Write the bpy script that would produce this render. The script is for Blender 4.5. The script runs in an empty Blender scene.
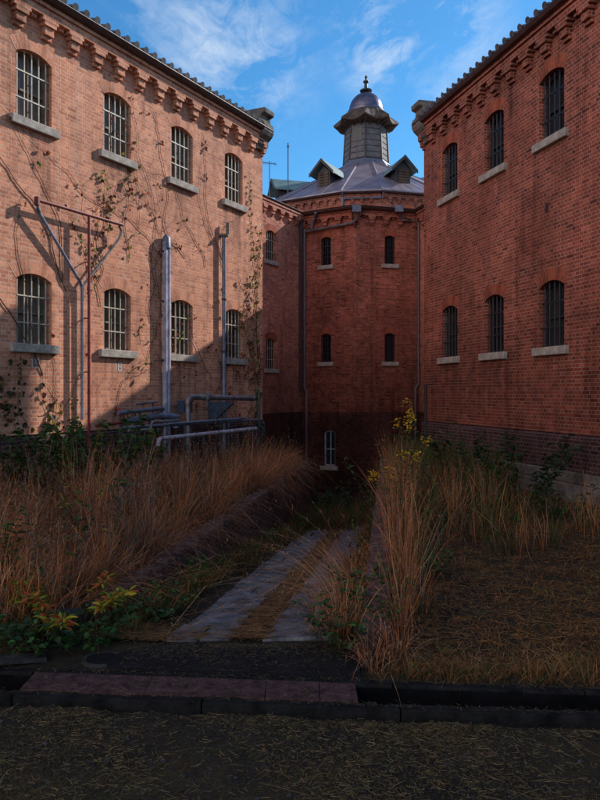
import bpy, bmesh, math, random
import numpy as np
from mathutils import Vector, Matrix
R = math.radians
random.seed(7); rng = np.random.default_rng(11)
scene = bpy.context.scene
col = scene.collection
EYE = 1.9

# ------------------------------------------------------------------ helpers
class MB:
    """collects polygons, builds ONE mesh object"""
    def __init__(s): s.f = []; s.uv = []
    def poly(s, pts, uv=None):
        s.f.append([tuple(p) for p in pts]); s.uv.append(uv)
    def box(s, x0, x1, y0, y1, z0, z1, M=None, skip=''):
        c = [Vector((x, y, z)) for z in (z0, z1) for y in (y0, y1) for x in (x0, x1)]
        if M is not None: c = [M @ v for v in c]
        for k, q in (('b', (0,2,3,1)), ('t', (4,5,7,6)), ('f', (0,1,5,4)), ('k', (2,6,7,3)), ('l', (0,4,6,2)), ('r', (1,3,7,5))):
            if k not in skip: s.poly([c[i] for i in q])
    def prism(s, prof, axis_pts, close=True):
        """prof: list of Vector rows for both ends: extrude poly A to poly B"""
        A, B = axis_pts
        n = len(A)
        s.poly(list(reversed(A))); s.poly(B)
        for i in range(n):
            j = (i+1) % n
            s.poly([A[i], A[j], B[j], B[i]])
    def tube(s, pts, r, n=8, caps=True):
        pts = [Vector(p) for p in pts]
        rs = r if isinstance(r, (list, tuple)) else [r]*len(pts)
        rings = []
        up = None
        for i, p in enumerate(pts):
            if i == 0: d = pts[1]-pts[0]
            elif i == len(pts)-1: d = pts[-1]-pts[-2]
            else: d = (pts[i+1]-p).normalized() + (p-pts[i-1]).normalized()
            d = d.normalized() if d.length > 1e-9 else Vector((0,0,1))
            if up is None:
                up = Vector((0,0,1)) if abs(d.z) < .9 else Vector((1,0,0))
            a = up - d*up.dot(d)
            if a.length < 1e-4: a = Vector((0,1,0)) - d*d.y
            a.normalize(); up = a
            b = d.cross(a)
            k = 1.0
            if 0 < i < len(pts)-1:
                cs = max(.35, (pts[i+1]-p).normalized().dot(d)); k = 1/cs if cs > .7 else 1.2
            rings.append([p + (a*math.cos(2*math.pi*j/n) + b*math.sin(2*math.pi*j/n))*rs[i]*k for j in range(n)])
        for i in range(len(rings)-1):
            for j in range(n):
                q = (j+1) % n
                s.poly([rings[i][j], rings[i][q], rings[i+1][q], rings[i+1][j]])
        if caps:
            s.poly(list(reversed(rings[0]))); s.poly(rings[-1])
    def lathe(s, prof, n=24, M=None, a0=0):
        """prof: (r, z) bottom to top"""
        rings = [[Vector((r*math.cos(a0+2*math.pi*j/n), r*math.sin(a0+2*math.pi*j/n), z)) for j in range(n)] for r, z in prof]
        if M is not None: rings = [[M @ v for v in g] for g in rings]
        for i in range(len(rings)-1):
            for j in range(n):
                q = (j+1) % n
                s.poly([rings[i][j], rings[i][q], rings[i+1][q], rings[i+1][j]])
        if prof[0][0] > 1e-4: s.poly(list(reversed(rings[0])))
        if prof[-1][0] > 1e-4: s.poly(rings[-1])
    def build(s, name, mat, parent=None, smooth=False, merge=True):
        me = bpy.data.meshes.new(name)
        V = []; F = []; UV = []
        idx = {}
        for pts, uv in zip(s.f, s.uv):
            ids = []
            for p in pts:
                k = (round(p[0], 5), round(p[1], 5), round(p[2], 5))
                if k not in idx: idx[k] = len(V); V.append(p)
                ids.append(idx[k])
            ded = []
            keep = []
            for a, i in enumerate(ids):
                if i not in ded: ded.append(i); keep.append(a)
            if len(ded) < 3: continue
            F.append(ded)
            P = [Vector(pts[a]) for a in keep]
            if uv is not None: UV += [uv[a] for a in keep]
            else:
                nrm = Vector((0,0,0))
                for a in range(len(P)):
                    nrm += P[a].cross(P[(a+1) % len(P)])
                if nrm.length > 1e-12: nrm.normalize()
                if abs(nrm.z) > .95: UV += [(p.x, p.y) for p in P]
                else:
                    t = Vector((-nrm.y, nrm.x, 0)).normalized()
                    b = nrm.cross(t)
                    UV += [(p.dot(t), p.dot(b) if abs(nrm.z) > .25 else p.z) for p in P]
        me.from_pydata(V, [], F)
        ul = me.uv_layers.new(name='UVMap')
        if len(UV) == len(ul.data):
            ul.data.foreach_set('uv', np.array(UV, dtype=np.float32).ravel())
        me.materials.append(mat)
        if smooth:
            me.polygons.foreach_set('use_smooth', [True]*len(me.polygons))
        me.update()
        o = bpy.data.objects.new(name, me); col.objects.link(o)
        if smooth: 
            try: me.set_sharp_from_angle(angle=R(40))
            except Exception: pass
        if parent is not None: o.parent = parent
        return o

def empty(name, loc=(0,0,0), rz=0, parent=None):
    o = bpy.data.objects.new(name, None); o.empty_display_size = .3
    o.location = loc; o.rotation_euler = (0,0,rz); col.objects.link(o)
    if parent is not None: o.parent = parent
    return o
def tag(o, label=None, cat=None, group=None, kind=None):
    if label: o['label'] = label
    if cat: o['category'] = cat
    if group: o['group'] = group
    if kind: o['kind'] = kind
    return o
def copy_tree(o, parent=None):
    c = o.copy(); col.objects.link(c); c.parent = parent
    for ch in list(o.children): copy_tree(ch, c)
    return c

# ------------------------------------------------------------------ materials
def newmat(name):
    m = bpy.data.materials.new(name); m.use_nodes = True
    nt = m.node_tree
    for n in list(nt.nodes): nt.nodes.remove(n)
    out = nt.nodes.new('ShaderNodeOutputMaterial')
    b = nt.nodes.new('ShaderNodeBsdfPrincipled')
    nt.links.new(b.outputs[0], out.inputs[0])
    return m, nt, b
def N(nt, t, **kw):
    n = nt.nodes.new(t)
    for k, v in kw.items():
        if k.startswith('_'): setattr(n, k[1:], v)
        else:
            n.inputs[k.replace('__', ' ')].default_value = v
    return n
def L(nt, a, b): nt.links.new(a, b)
def noise(nt, vec, scale, detail=5, rough=.6):
    n = N(nt, 'ShaderNodeTexNoise', Scale=scale, Detail=detail, Roughness=rough)
    if vec is not None: L(nt, vec, n.inputs['Vector'])
    return n.outputs['Fac']
def ramp(nt, fac, stops):
    r = nt.nodes.new('ShaderNodeValToRGB')
    el = r.color_ramp.elements
    while len(el) < len(stops): el.new(.5)
    for e, (p, c) in zip(el, stops):
        e.position = p; e.color = (*c, 1) if len(c) == 3 else c
    L(nt, fac, r.inputs[0]); return r.outputs[0]
def mapr(nt, v, a, b, c, d):
    n = nt.nodes.new('ShaderNodeMapRange')
    n.inputs[1].default_value = a; n.inputs[2].default_value = b; n.inputs[3].default_value = c; n.inputs[4].default_value = d
    L(nt, v, n.inputs[0]); return n.outputs[0]
def mixc(nt, fac, a, b, mode='MIX'):
    m = nt.nodes.new('ShaderNodeMix'); m.data_type = 'RGBA'; m.blend_type = mode
    for s_, v in ((0, fac), (6, a), (7, b)):
        if isinstance(v, (int, float)): m.inputs[s_].default_value = v
        elif isinstance(v, tuple): m.inputs[s_].default_value = (*v, 1)
        else: L(nt, v, m.inputs[s_])
    return m.outputs[2]
def math_(nt, op, a, b=0):
    m = nt.nodes.new('ShaderNodeMath'); m.operation = op
    for i, v in enumerate((a, b)):
        if isinstance(v, (int, float)): m.inputs[i].default_value = v
        else: L(nt, v, m.inputs[i])
    return m.outputs[0]
def bump(nt, b, h, strength=.3, dist=.02):
    n = N(nt, 'ShaderNodeBump', Strength=strength, Distance=dist)
    L(nt, h, n.inputs['Height']); L(nt, n.outputs[0], b.inputs['Normal'])

def simple(name, c, rough=.6, metal=0, var=.25, scale=6, bmp=.15, c2=None, streak=False):
    m, nt, b = newmat(name)
    tc = nt.nodes.new('ShaderNodeTexCoord')
    vec = tc.outputs['Object']
    if streak:
        mp = nt.nodes.new('ShaderNodeMapping'); mp.inputs['Scale'].default_value = (1, 1, .15); L(nt, vec, mp.inputs[0]); vec2 = mp.outputs[0]
    else: vec2 = vec
    f = noise(nt, vec2, scale, 6, .65)
    f2 = noise(nt, vec, scale*7, 4, .6)
    c2 = c2 or tuple(x*(1-var*1.6) for x in c)
    hi = tuple(min(1, x*(1+var)) for x in c)
    cc = ramp(nt, f, [(.3, c2), (.7, hi)])
    cc = mixc(nt, .25, cc, ramp(nt, f2, [(.3, (.35,.35,.35)), (.7, (1,1,1))]), 'MULTIPLY')
    L(nt, cc, b.inputs['Base Color'])
    b.inputs['Roughness'].default_value = rough; b.inputs['Metallic'].default_value = metal
    if rough > .8: b.inputs['Specular IOR Level'].default_value = .12
    if bmp: bump(nt, b, f2, bmp, .01)
    return m

def brickmat(name, c1, c2, mortar, dark=.5, effl=.25, bw=.225, rh=.075, headers=True, bias=0.0, stain=None, low_dark=None, odd_amt=.75):
    m, nt, b = newmat(name)
    uv = nt.nodes.new('ShaderNodeUVMap').outputs[0]
    # tiny wobble so courses are not ruler straight
    w = N(nt, 'ShaderNodeTexNoise', Scale=2.0, Detail=2.0); L(nt, uv, w.inputs['Vector'])
    vm = nt.nodes.new('ShaderNodeVectorMath'); vm.operation = 'MULTIPLY_ADD'
    L(nt, w.outputs['Color'], vm.inputs[0]); vm.inputs[1].default_value = (.012, .012, 0); L(nt, uv, vm.inputs[2])
    br = nt.nodes.new('ShaderNodeTexBrick')
    L(nt, vm.outputs[0], br.inputs['Vector'])
    br.offset = .5; br.offset_frequency = 2
    br.squash = .5 if headers else 1; br.squash_frequency = 2
    br.inputs['Scale'].default_value = 1
    br.inputs['Brick Width'].default_value = bw; br.inputs['Row Height'].default_value = rh
    br.inputs['Mortar Size'].default_value = .0065; br.inputs['Mortar Smooth'].default_value = .3
    br.inputs['Bias'].default_value = bias
    br.inputs['Color1'].default_value = (*c1, 1); br.inputs['Color2'].default_value = (*c2, 1)
    br.inputs['Mortar'].default_value = (*mortar, 1)
    base = br.outputs['Color']
    if headers:
        s2 = nt.nodes.new('ShaderNodeSeparateXYZ'); L(nt, vm.outputs[0], s2.inputs[0])
        row = math_(nt, 'FLOOR', math_(nt, 'DIVIDE', s2.outputs[1], rh))
        odd = math_(nt, 'PINGPONG', row, 1)
        even = math_(nt, 'SUBTRACT', 1, odd)
        wd = math_(nt, 'MULTIPLY', math_(nt, 'SUBTRACT', 1, math_(nt, 'MULTIPLY', even, .5)), bw)
        off = math_(nt, 'MULTIPLY', math_(nt, 'MULTIPLY', even, wd), .5)
        num = math_(nt, 'FLOOR', math_(nt, 'DIVIDE', math_(nt, 'ADD', s2.outputs[0], off), wd))
        cx_ = nt.nodes.new('ShaderNodeCombineXYZ'); L(nt, num, cx_.inputs[0]); L(nt, row, cx_.inputs[1])
        wn_ = nt.nodes.new('ShaderNodeTexWhiteNoise'); wn_.noise_dimensions = '2D'; L(nt, cx_.outputs[0], wn_.inputs['Vector'])
        odd_c = ramp(nt, wn_.outputs['Value'], [(.0, (.42,.40,.46)), (.07, (.50,.46,.50)), (.10, (.92,.92,.92)), (.55, (1.0,1.0,1.0)), (.90, (1.08,1.10,1.08)), (.93, (1.2,1.28,1.30)), (1.0, (1.3,1.45,1.5))])
        inb = math_(nt, 'SUBTRACT', 1, br.outputs['Fac'])
        base = mixc(nt, math_(nt, 'MULTIPLY', inb, odd_amt), base, mixc(nt, 1, base, odd_c, 'MULTIPLY'))
    tc = nt.nodes.new('ShaderNodeTexCoord').outputs['Object']
    big = noise(nt, tc, .55, 6, .62)
    mid = noise(nt, tc, 3.2, 5, .7)
    fine = noise(nt, uv, 38, 3, .7)
    mp = nt.nodes.new('ShaderNodeMapping'); mp.inputs['Scale'].default_value = (2.6, 2.6, .28); L(nt, tc, mp.inputs[0])
    st = noise(nt, mp.outputs[0], 1.0, 6, .65)
    base = mixc(nt, 1, base, ramp(nt, big, [(.32, (dark,)*3), (.62, (1.08,1.04,1.02))]), 'MULTIPLY')
    base = mixc(nt, 1, base, ramp(nt, mid, [(.3, (.72,.70,.70)), (.55, (1.05,1.05,1.05))]), 'MULTIPLY')
    base = mixc(nt, 1, base, ramp(nt, st, [(.32, (.58,.55,.55)), (.46, (1,1,1)), (.9, (1.1,1.1,1.1))]), 'MULTIPLY')
    base = mixc(nt, 1, base, ramp(nt, fine, [(.25, (.7,.7,.7)), (.7, (1.15,1.15,1.15))]), 'MULTIPLY')
    # pale efflorescence bloom
    e = noise(nt, tc, 1.7, 8, .72)
    base = mixc(nt, math_(nt, 'MULTIPLY', mapr(nt, e, .54, .72, 0, 1), effl), base, (.46,.36,.31))
    if stain:       # rain-washed soot running down from the ends and middle of every sill
        sp_ = nt.nodes.new('ShaderNodeSeparateXYZ'); L(nt, uv, sp_.inputs[0])
        wv = math_(nt, 'PINGPONG', math_(nt, 'SUBTRACT', sp_.outputs[0], stain[0]-40*stain[1]), stain[1]/2)
        hm = mapr(nt, wv, .34, .60, 1, 0)
        tot = None
        for zs in (EYE+.86-.16, EYE+.86+3.98-.16):
            v1 = math_(nt, 'MULTIPLY', mapr(nt, sp_.outputs[1], zs-1.25, zs-.05, 0, 1), mapr(nt, sp_.outputs[1], zs, zs+.01, 1, 0))
            tot = v1 if tot is None else math_(nt, 'ADD', tot, v1)
        mp2 = nt.nodes.new('ShaderNodeMapping'); mp2.inputs['Scale'].default_value = (9, .7, 1); L(nt, uv, mp2.inputs[0])
        sn = mapr(nt, noise(nt, mp2.outputs[0], 1.0, 4, .6), .40, .62, 0, 1)
        base = mixc(nt, math_(nt, 'MULTIPLY', math_(nt, 'MULTIPLY', hm, tot), math_(nt, 'MULTIPLY', sn, .55)), base, (.09, .045, .035))
    if low_dark:       # darker towards the bottom, ragged upper edge
        sg = nt.nodes.new('ShaderNodeSeparateXYZ'); L(nt, uv, sg.inputs[0])
        zz_ = math_(nt, 'ADD', sg.outputs[1], math_(nt, 'MULTIPLY', math_(nt, 'SUBTRACT', mid, .5), 2.2))
        base = mixc(nt, mapr(nt, zz_, low_dark[0], low_dark[1], low_dark[2], 0), base, mixc(nt, 1, base, (.30, .27, .27), 'MULTIPLY'))
    # patches of repaired, lighter or darker brickwork
    pv = N(nt, 'ShaderNodeTexNoise', Scale=.9, Detail=1.0); L(nt, tc, pv.inputs['Vector'])
    base = mixc(nt, mapr(nt, pv.outputs['Fac'], .56, .60, 0, .35), base, mixc(nt, .5, base, (c1[0]*.55, c1[1]*.5, c1[2]*.55)))
    L(nt, base, b.inputs['Base Color'])
    b.inputs['Roughness'].default_value = .9
    b.inputs['Specular IOR Level'].default_value = .2
    h = math_(nt, 'ADD', math_(nt, 'MULTIPLY', br.outputs['Fac'], -1), math_(nt, 'MULTIPLY', fine, .5))
    bump(nt, b, h, .55, .012)
    return m

M = {}
M['brick'] = brickmat('sun_lightened_brick', (.82,.355,.205), (.57,.215,.125), (.68,.51,.39), effl=.22, dark=.82, bw=.215, rh=.069, stain=(20.68, 2.06), odd_amt=.32)  # same brick as the right block, lightened to paint sunlight into the colour
M['brick_r'] = brickmat('red_brick', (.47,.122,.070), (.26,.062,.040), (.50,.34,.265), effl=.07, dark=.58, bw=.215, rh=.069, stain=(-17.86, 2.04), low_dark=(.6, 4.2, .75))
M['brick_h'] = brickmat('hub_brick', (.56,.155,.096), (.28,.070,.050), (.46,.27,.20), effl=.10, dark=.6, bw=.215, rh=.069, low_dark=(.4, 5.0, .95))
M['brick_link'] = brickmat('link_brick', (.74,.27,.17), (.50,.16,.10), (.58,.38,.29), effl=.12, dark=.7, bw=.215, rh=.069, low_dark=(.4, 4.0, .9))
M['brick_dark'] = brickmat('dark_plinth_brick', (.10,.045,.048), (.055,.026,.030), (.22,.16,.15), effl=.04, dark=.5)
M['brick_hubdark'] = brickmat('dark_hub_brick', (.16,.052,.038), (.08,.028,.023), (.13,.08,.065), effl=.02, dark=.5, low_dark=(-3.5, 3.0, 1.0))
M['brick_low'] = brickmat('weathered_low_brick', (.15,.075,.06), (.08,.045,.042), (.16,.13,.12), effl=.25, dark=.5)
M['arch'] = brickmat('sun_lightened_arch', (.78,.33,.19), (.60,.23,.13), (.62,.46,.36), bw=.24, rh=.078, headers=False, effl=.1, dark=.8)  # arches of the lit wall, sunlight painted in as a lighter brick
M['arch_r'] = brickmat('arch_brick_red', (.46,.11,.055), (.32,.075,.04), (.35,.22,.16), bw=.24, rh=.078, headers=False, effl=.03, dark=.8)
M['stone'] = simple('granite_sill', (.48,.42,.36), .85, var=.35, scale=5, bmp=.3)
M['stone_d'] = simple('weathered_stone', (.20,.17,.15), .9, var=.5, scale=3, bmp=.4, c2=(.06,.055,.05))
M['glass'] = simple('curtain_reflect_pane', (.085,.072,.062), .35, var=.7, scale=3, bmp=0)
def pane_mat(name, lo, hi, rough):
    m, nt, b = newmat(name)
    oi = nt.nodes.new('ShaderNodeObjectInfo'); tc = nt.nodes.new('ShaderNodeTexCoord').outputs['Object']
    dd_ = nt.nodes.new('ShaderNodeVectorMath'); dd_.operation = 'ADD'; L(nt, tc, dd_.inputs[0]); L(nt, oi.outputs['Location'], dd_.inputs[1])
    f = noise(nt, dd_.outputs[0], 2.3, 5, .7)
    f = math_(nt, 'ADD', math_(nt, 'MULTIPLY', f, .6), math_(nt, 'MULTIPLY', oi.outputs['Random'], .4))
    L(nt, ramp(nt, f, [(.3, lo), (.65, hi)]), b.inputs['Base Color']); b.inputs['Roughness'].default_value = rough
    return m
M['glass_d'] = simple('dark_pane', (.008,.010,.014), .15, var=.5, scale=3, bmp=0)
M['glass'] = pane_mat('curtain_reflect_glass', (.03,.028,.028), (.17,.14,.11), .35)  # warm curtain reflection painted into the pane colour
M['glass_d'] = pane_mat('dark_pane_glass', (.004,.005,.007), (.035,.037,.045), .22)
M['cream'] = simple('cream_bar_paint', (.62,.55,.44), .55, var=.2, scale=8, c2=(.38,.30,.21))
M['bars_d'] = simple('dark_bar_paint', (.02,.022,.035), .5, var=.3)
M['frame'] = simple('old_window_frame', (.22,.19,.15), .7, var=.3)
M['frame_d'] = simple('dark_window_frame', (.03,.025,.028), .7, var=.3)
M['white'] = simple('white_frame_paint', (.55,.55,.56), .6, var=.2)
M['gutter'] = simple('brown_gutter', (.075,.036,.030), .45, metal=.3, var=.4)
M['tile'] = simple('grey_roof_tile', (.10,.088,.09), .55, var=.4, scale=4)
M['copper'] = simple('brown_metal_roof', (.30,.235,.27), .48, metal=.35, var=.22, scale=1.6, c2=(.19,.14,.165), streak=True)
M['verd'] = simple('green_patina_roof', (.17,.27,.265), .6, metal=.2, var=.25, scale=3)
M['wood'] = simple('weathered_wood', (.10,.058,.038), .8, var=.45, scale=4, streak=True)
M['board'] = simple('grey_board', (.145,.13,.135), .75, var=.3, scale=4)
M['trim'] = simple('dark_trim', (.05,.038,.042), .6, var=.3)
M['dome'] = simple('dome_metal', (.13,.12,.175), .33, metal=.6, var=.35, scale=2.5)
M['finial'] = simple('dark_finial', (.045,.06,.06), .5, metal=.3, var=.4)
M['lead'] = simple('lead_flashing', (.17,.18,.24), .5, metal=.3, var=.3)
M['redpipe'] = simple('red_oxide_paint', (.25,.025,.022), .6, var=.4, scale=9)
M['greypipe'] = simple('grey_blue_pipe', (.22,.26,.36), .45, metal=.3, var=.3, scale=5)
M['palepipe'] = simple('pale_lagged_pipe', (.46,.42,.50), .6, var=.35, scale=5, c2=(.20,.18,.22))
M['zinc'] = simple('galvanised_pipe', (.30,.30,.32), .42, metal=.5, c2=(.12,.09,.08), var=.3, scale=4)
M['darkpipe'] = simple('dark_drainpipe', (.045,.042,.06), .5, var=.4)
M['duskpipe'] = simple('dusty_mauve_pipe', (.17,.14,.16), .5, metal=.1, var=.4, scale=3, c2=(.08,.06,.06), streak=True)
M['greenpipe'] = simple('green_painted_pipe', (.06,.16,.13), .5, var=.3)
M['bluebox'] = simple('blue_grey_steel', (.07,.10,.16), .5, var=.3)
M['chalk'] = simple('faded_white_paint', (.72,.66,.62), .9, var=.2, scale=20)

# ------------------------------------------------------------------ layout
C = Vector((3.77, 40.0, 0))                     # rotunda axis
tL = Vector((.4985, .8669, 0)); tR = Vector((-.2672, .9636, 0))
EAVE = EYE + 7.09
FL = [EYE + .86, EYE + .86 + 3.98]               # sill levels
SLOPE = .36
HW = 6.22; HC = 2.85                             # half widths of block and link

def arch_z(x, w, spring, sag):
    """segmental arch height over half width w/2"""
    h = w/2; rad = (h*h + sag*sag)/(2*sag)
    return spring + sag - rad + math.sqrt(max(0, rad*rad - x*x))
NA = 8
def wall_with_openings(mb, x0, x1, z0, z1, ops, depth=.24, y=0, flip=False):
    """wall in local plane y, outward -Y. ops: (xc, w, zs, spring, sag)"""
    cols = {}
    for o in ops: cols.setdefault((round(o[0], 4), o[1]), []).append(o)
    xs = sorted(cols)
    cur = x0
    def q(a, b, c, d): mb.poly([a, b, c, d])
    P = lambda x, z, yy=y: Vector((x, yy, z))
    for key in xs:
        xc, w = key
        a, b = xc-w/2, xc+w/2
        q(P(cur, z0), P(a, z0), P(a, z1), P(cur, z1))
        cur = b
        os_ = sorted(cols[key], key=lambda o: o[2])
        xx = [a + w*i/NA for i in range(NA+1)]
        lower = [z0]*(NA+1)
        for (_, _, zs, sp, sag) in os_:
            for i in range(NA):
                q(P(xx[i], lower[i]), P(xx[i+1], lower[i+1]), P(xx[i+1], zs), P(xx[i], zs))
            top = [arch_z(v-xc, w, sp, sag) for v in xx]
            # reveals
            q(P(a, zs, y), P(a, zs, y+depth), P(a, top[0], y+depth), P(a, top[0], y))
            q(P(b, zs, y+depth), P(b, zs, y), P(b, top[-1], y), P(b, top[-1], y+depth))
            q(P(a, zs, y), P(b, zs, y), P(b, zs, y+depth), P(a, zs, y+depth))
            for i in range(NA):
                q(P(xx[i], top[i], y), P(xx[i], top[i], y+depth), P(xx[i+1], top[i+1], y+depth), P(xx[i+1], top[i+1], y))
            lower = top
        for i in range(NA):
            q(P(xx[i], lower[i]), P(xx[i+1], lower[i+1]), P(xx[i+1], z1), P(xx[i], z1))
    q(P(cur, z0), P(x1, z0), P(x1, z1), P(cur, z1))

def make_window(w, h, sag, mats, nbars=5, depth=.20, parent=None, cross=2, archm='arch', sillw=.16, sill=True, bar_r=.0135, bary=.075, archring=True):
    """local origin: centre of the sill line on the wall face; outward -Y. h = sill to spring"""
    fr, gl, ba = mats
    f = MB(); n = NA
    t = .05
    # arched frame ring
    def outline(k):
        ww = w - 2*k
        pts = [(-ww/2, k), (ww/2, k)]
        arc = [(ww/2 - ww*i/n, arch_z(ww/2 - ww*i/n, w, h, sag) - k) for i in range(n+1)]
        return pts + arc
    A = outline(0); B = outline(t)
    y0, y1 = depth-.04, depth+.03
    for i in range(len(A)):
        j = (i+1) % len(A)
        V = lambda p, y: Vector((p[0], y, p[1]))
        f.poly([V(A[i], y0), V(A[j], y0), V(B[j], y0), V(B[i], y0)])
        f.poly([V(B[i], y0), V(B[j], y0), V(B[j], y1), V(B[i], y1)])
    f.box(-.016, .016, y0+.005, y1, t, h+sag-t)
    f.box(-w/2+t, w/2-t, y0+.003, y1, h*.5-.018, h*.5+.018)
    win = f.build('window', M[fr], parent)
    g = MB()
    g.poly([Vector((p[0], y1-.008, p[1])) for p in A])
    g.build('pane', M[gl], win)
    b = MB()
    for i in range(nbars):
        x = -w/2 + w*(i+.5)/nbars
        b.tube([(x, bary, -.01), (x, bary, arch_z(x, w, h, sag)+.01)], bar_r, 6, False)
    for k in range(cross):
        z = (h)*(k+ .55)/(cross) if cross == 3 else (h+sag)*(.30+.38*k)
        b.box(-w/2-.005, w/2+.005, bary-.022, bary-.014, z-.011, z+.011)
    b.build('window_bars', M[ba], win, smooth=True)
    if sill:
        s = MB()
        s.box(-w/2-.13, w/2+.13, -.085, depth-.05, -sillw, -.003)
        so = s.build('sill', M['stone'], win)
        bv = so.modifiers.new('b', 'BEVEL'); bv.width = .012; bv.segments = 2
    if archring:
        a = MB(); ring = .245
        na = 12
        hw = w/2; rad = (hw*hw+sag*sag)/(2*sag); cz = h+sag-rad
        ang = math.asin(min(1, hw/rad)); 
        for i in range(na):
            t0 = -ang + 2*ang*i/na; t1 = -ang + 2*ang*(i+1)/na
            pts = []
            for tt, rr in ((t0, rad), (t1, rad), (t1, rad+ring), (t0, rad+ring)):
                pts.append(Vector((math.sin(tt)*rr, -.004, cz+math.cos(tt)*rr)))
            m_ = rad + ring/2
            uv = [(.0, t0*m_), (0, t1*m_), (ring, t1*m_), (ring, t0*m_)]
            a.poly(pts, uv)
        a.build('brick_arch', M[archm], win)
    return win

def cornice(mb, x0, x1, top, spacing=.6, y=0, s=1.0, both_ends=True):
    """corbel table below an eave; wall face at y, outward -Y; top = underside of gutter"""
    def bx(a, b, proud, z0, z1): mb.box(a, b, y-proud, y+.02, z0, z1)
    bx(x0, x1, .235*s, top-.075*s, top)
    bx(x0, x1, .19*s, top-.235*s, top-.078*s)
    n = max(1, round((x1-x0)/spacing)); sp = (x1-x0)/n
    for i in range(n+1):
        xc = x0 + sp*i
        a = lambda h: max(x0, xc-h); b_ = lambda h: min(x1, xc+h)
        bx(a(.195*s), b_(.195*s), .188*s, top-.315*s, top-.237*s)
        bx(a(.145*s), b_(.145*s), .186*s, top-.40*s, top-.317*s)
        bx(a(.11*s), b_(.11*s), .14*s, top-.56*s, top-.402*s)
        bx(a(.11*s), b_(.11*s), .07*s, top-.635*s, top-.562*s)
        if i < n:
            xm = xc + sp/2
            bx(xm-.06*s, xm+.06*s, .10*s, top-.315*s, top-.239*s)

def gutter_run(mb, x0, x1, z, y=0, out=.33):
    prof = [(-out+.13, z), (-out+.02, z+.02), (-out-.02, z+.085), (-out-.02, z+.10), (-out+.15, z+.10), (0.02, z+.10), (0.02, z+.002), (-out+.13, z+.002)]
    A = [Vector((x0, y+p[0], p[1])) for p in prof]; B = [Vector((x1, y+p[0], p[1])) for p in prof]
    mb.prism(None, (A, B))

def roof_slab(mb, x0, x1, ylo, zlo, yhi, zhi, th=.10, rib=.27, ribr=.047, dirn=1):
    """tile roof: sheet plus rounded cover-tile ribs running up the slope"""
    mb.poly([Vector((x0, ylo, zlo)), Vector((x1, ylo, zlo)), Vector((x1, yhi, zhi)), Vector((x0, yhi, zhi))][::dirn])
    mb.poly([Vector((x0, ylo, zlo-th)), Vector((x0, yhi, zhi-th)), Vector((x1, yhi, zhi-th)), Vector((x1, ylo, zlo-th))][::dirn])
    mb.poly([Vector((x0, ylo, zlo-th)), Vector((x1, ylo, zlo-th)), Vector((x1, ylo, zlo)), Vector((x0, ylo, zlo))][::dirn])
    d = (Vector((0, yhi, zhi)) - Vector((0, ylo, zlo))).normalized()
    up = Vector((0, -d.z, abs(d.y))) if d.y > 0 else Vector((0, d.z, abs(d.y)))
    n = int((x1-x0)/rib)
    for i in range(n):
        xc = x0 + rib*(i+.5)
        # stepped cover tiles near the eave, one long run above
        Ltot = math.hypot(yhi-ylo, zhi-zlo)
        segs = [(-.06, .30), (.28, .62), (.60, .95), (.93, Ltot)]
        for k, (a, b) in enumerate(segs):
            rings = []
            for s_, rr in ((a, ribr), (b, ribr*.86)):
                c = Vector((xc, ylo, zlo)) + d*s_
                rings.append([c + Vector((math.cos(math.pi*j/5)*rr, 0, 0)) + up*(math.sin(math.pi*j/5)*rr*1.15 + (.014 if s_ == a else 0)) for j in range(6)])
            for j in range(5):
                mb.poly([rings[0][j], rings[0][j+1], rings[1][j+1], rings[1][j]][::dirn])
            mb.poly(rings[0][::dirn])
            if k == 0: # round end disc
                c = Vector((xc, ylo, zlo)) - d*.062
                mb.poly([c + Vector((math.cos(2*math.pi*j/10)*.075, 0, 0)) + up*(math.sin(2*math.pi*j/10)*.075+.02) for j in range(10)][::dirn])

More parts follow.
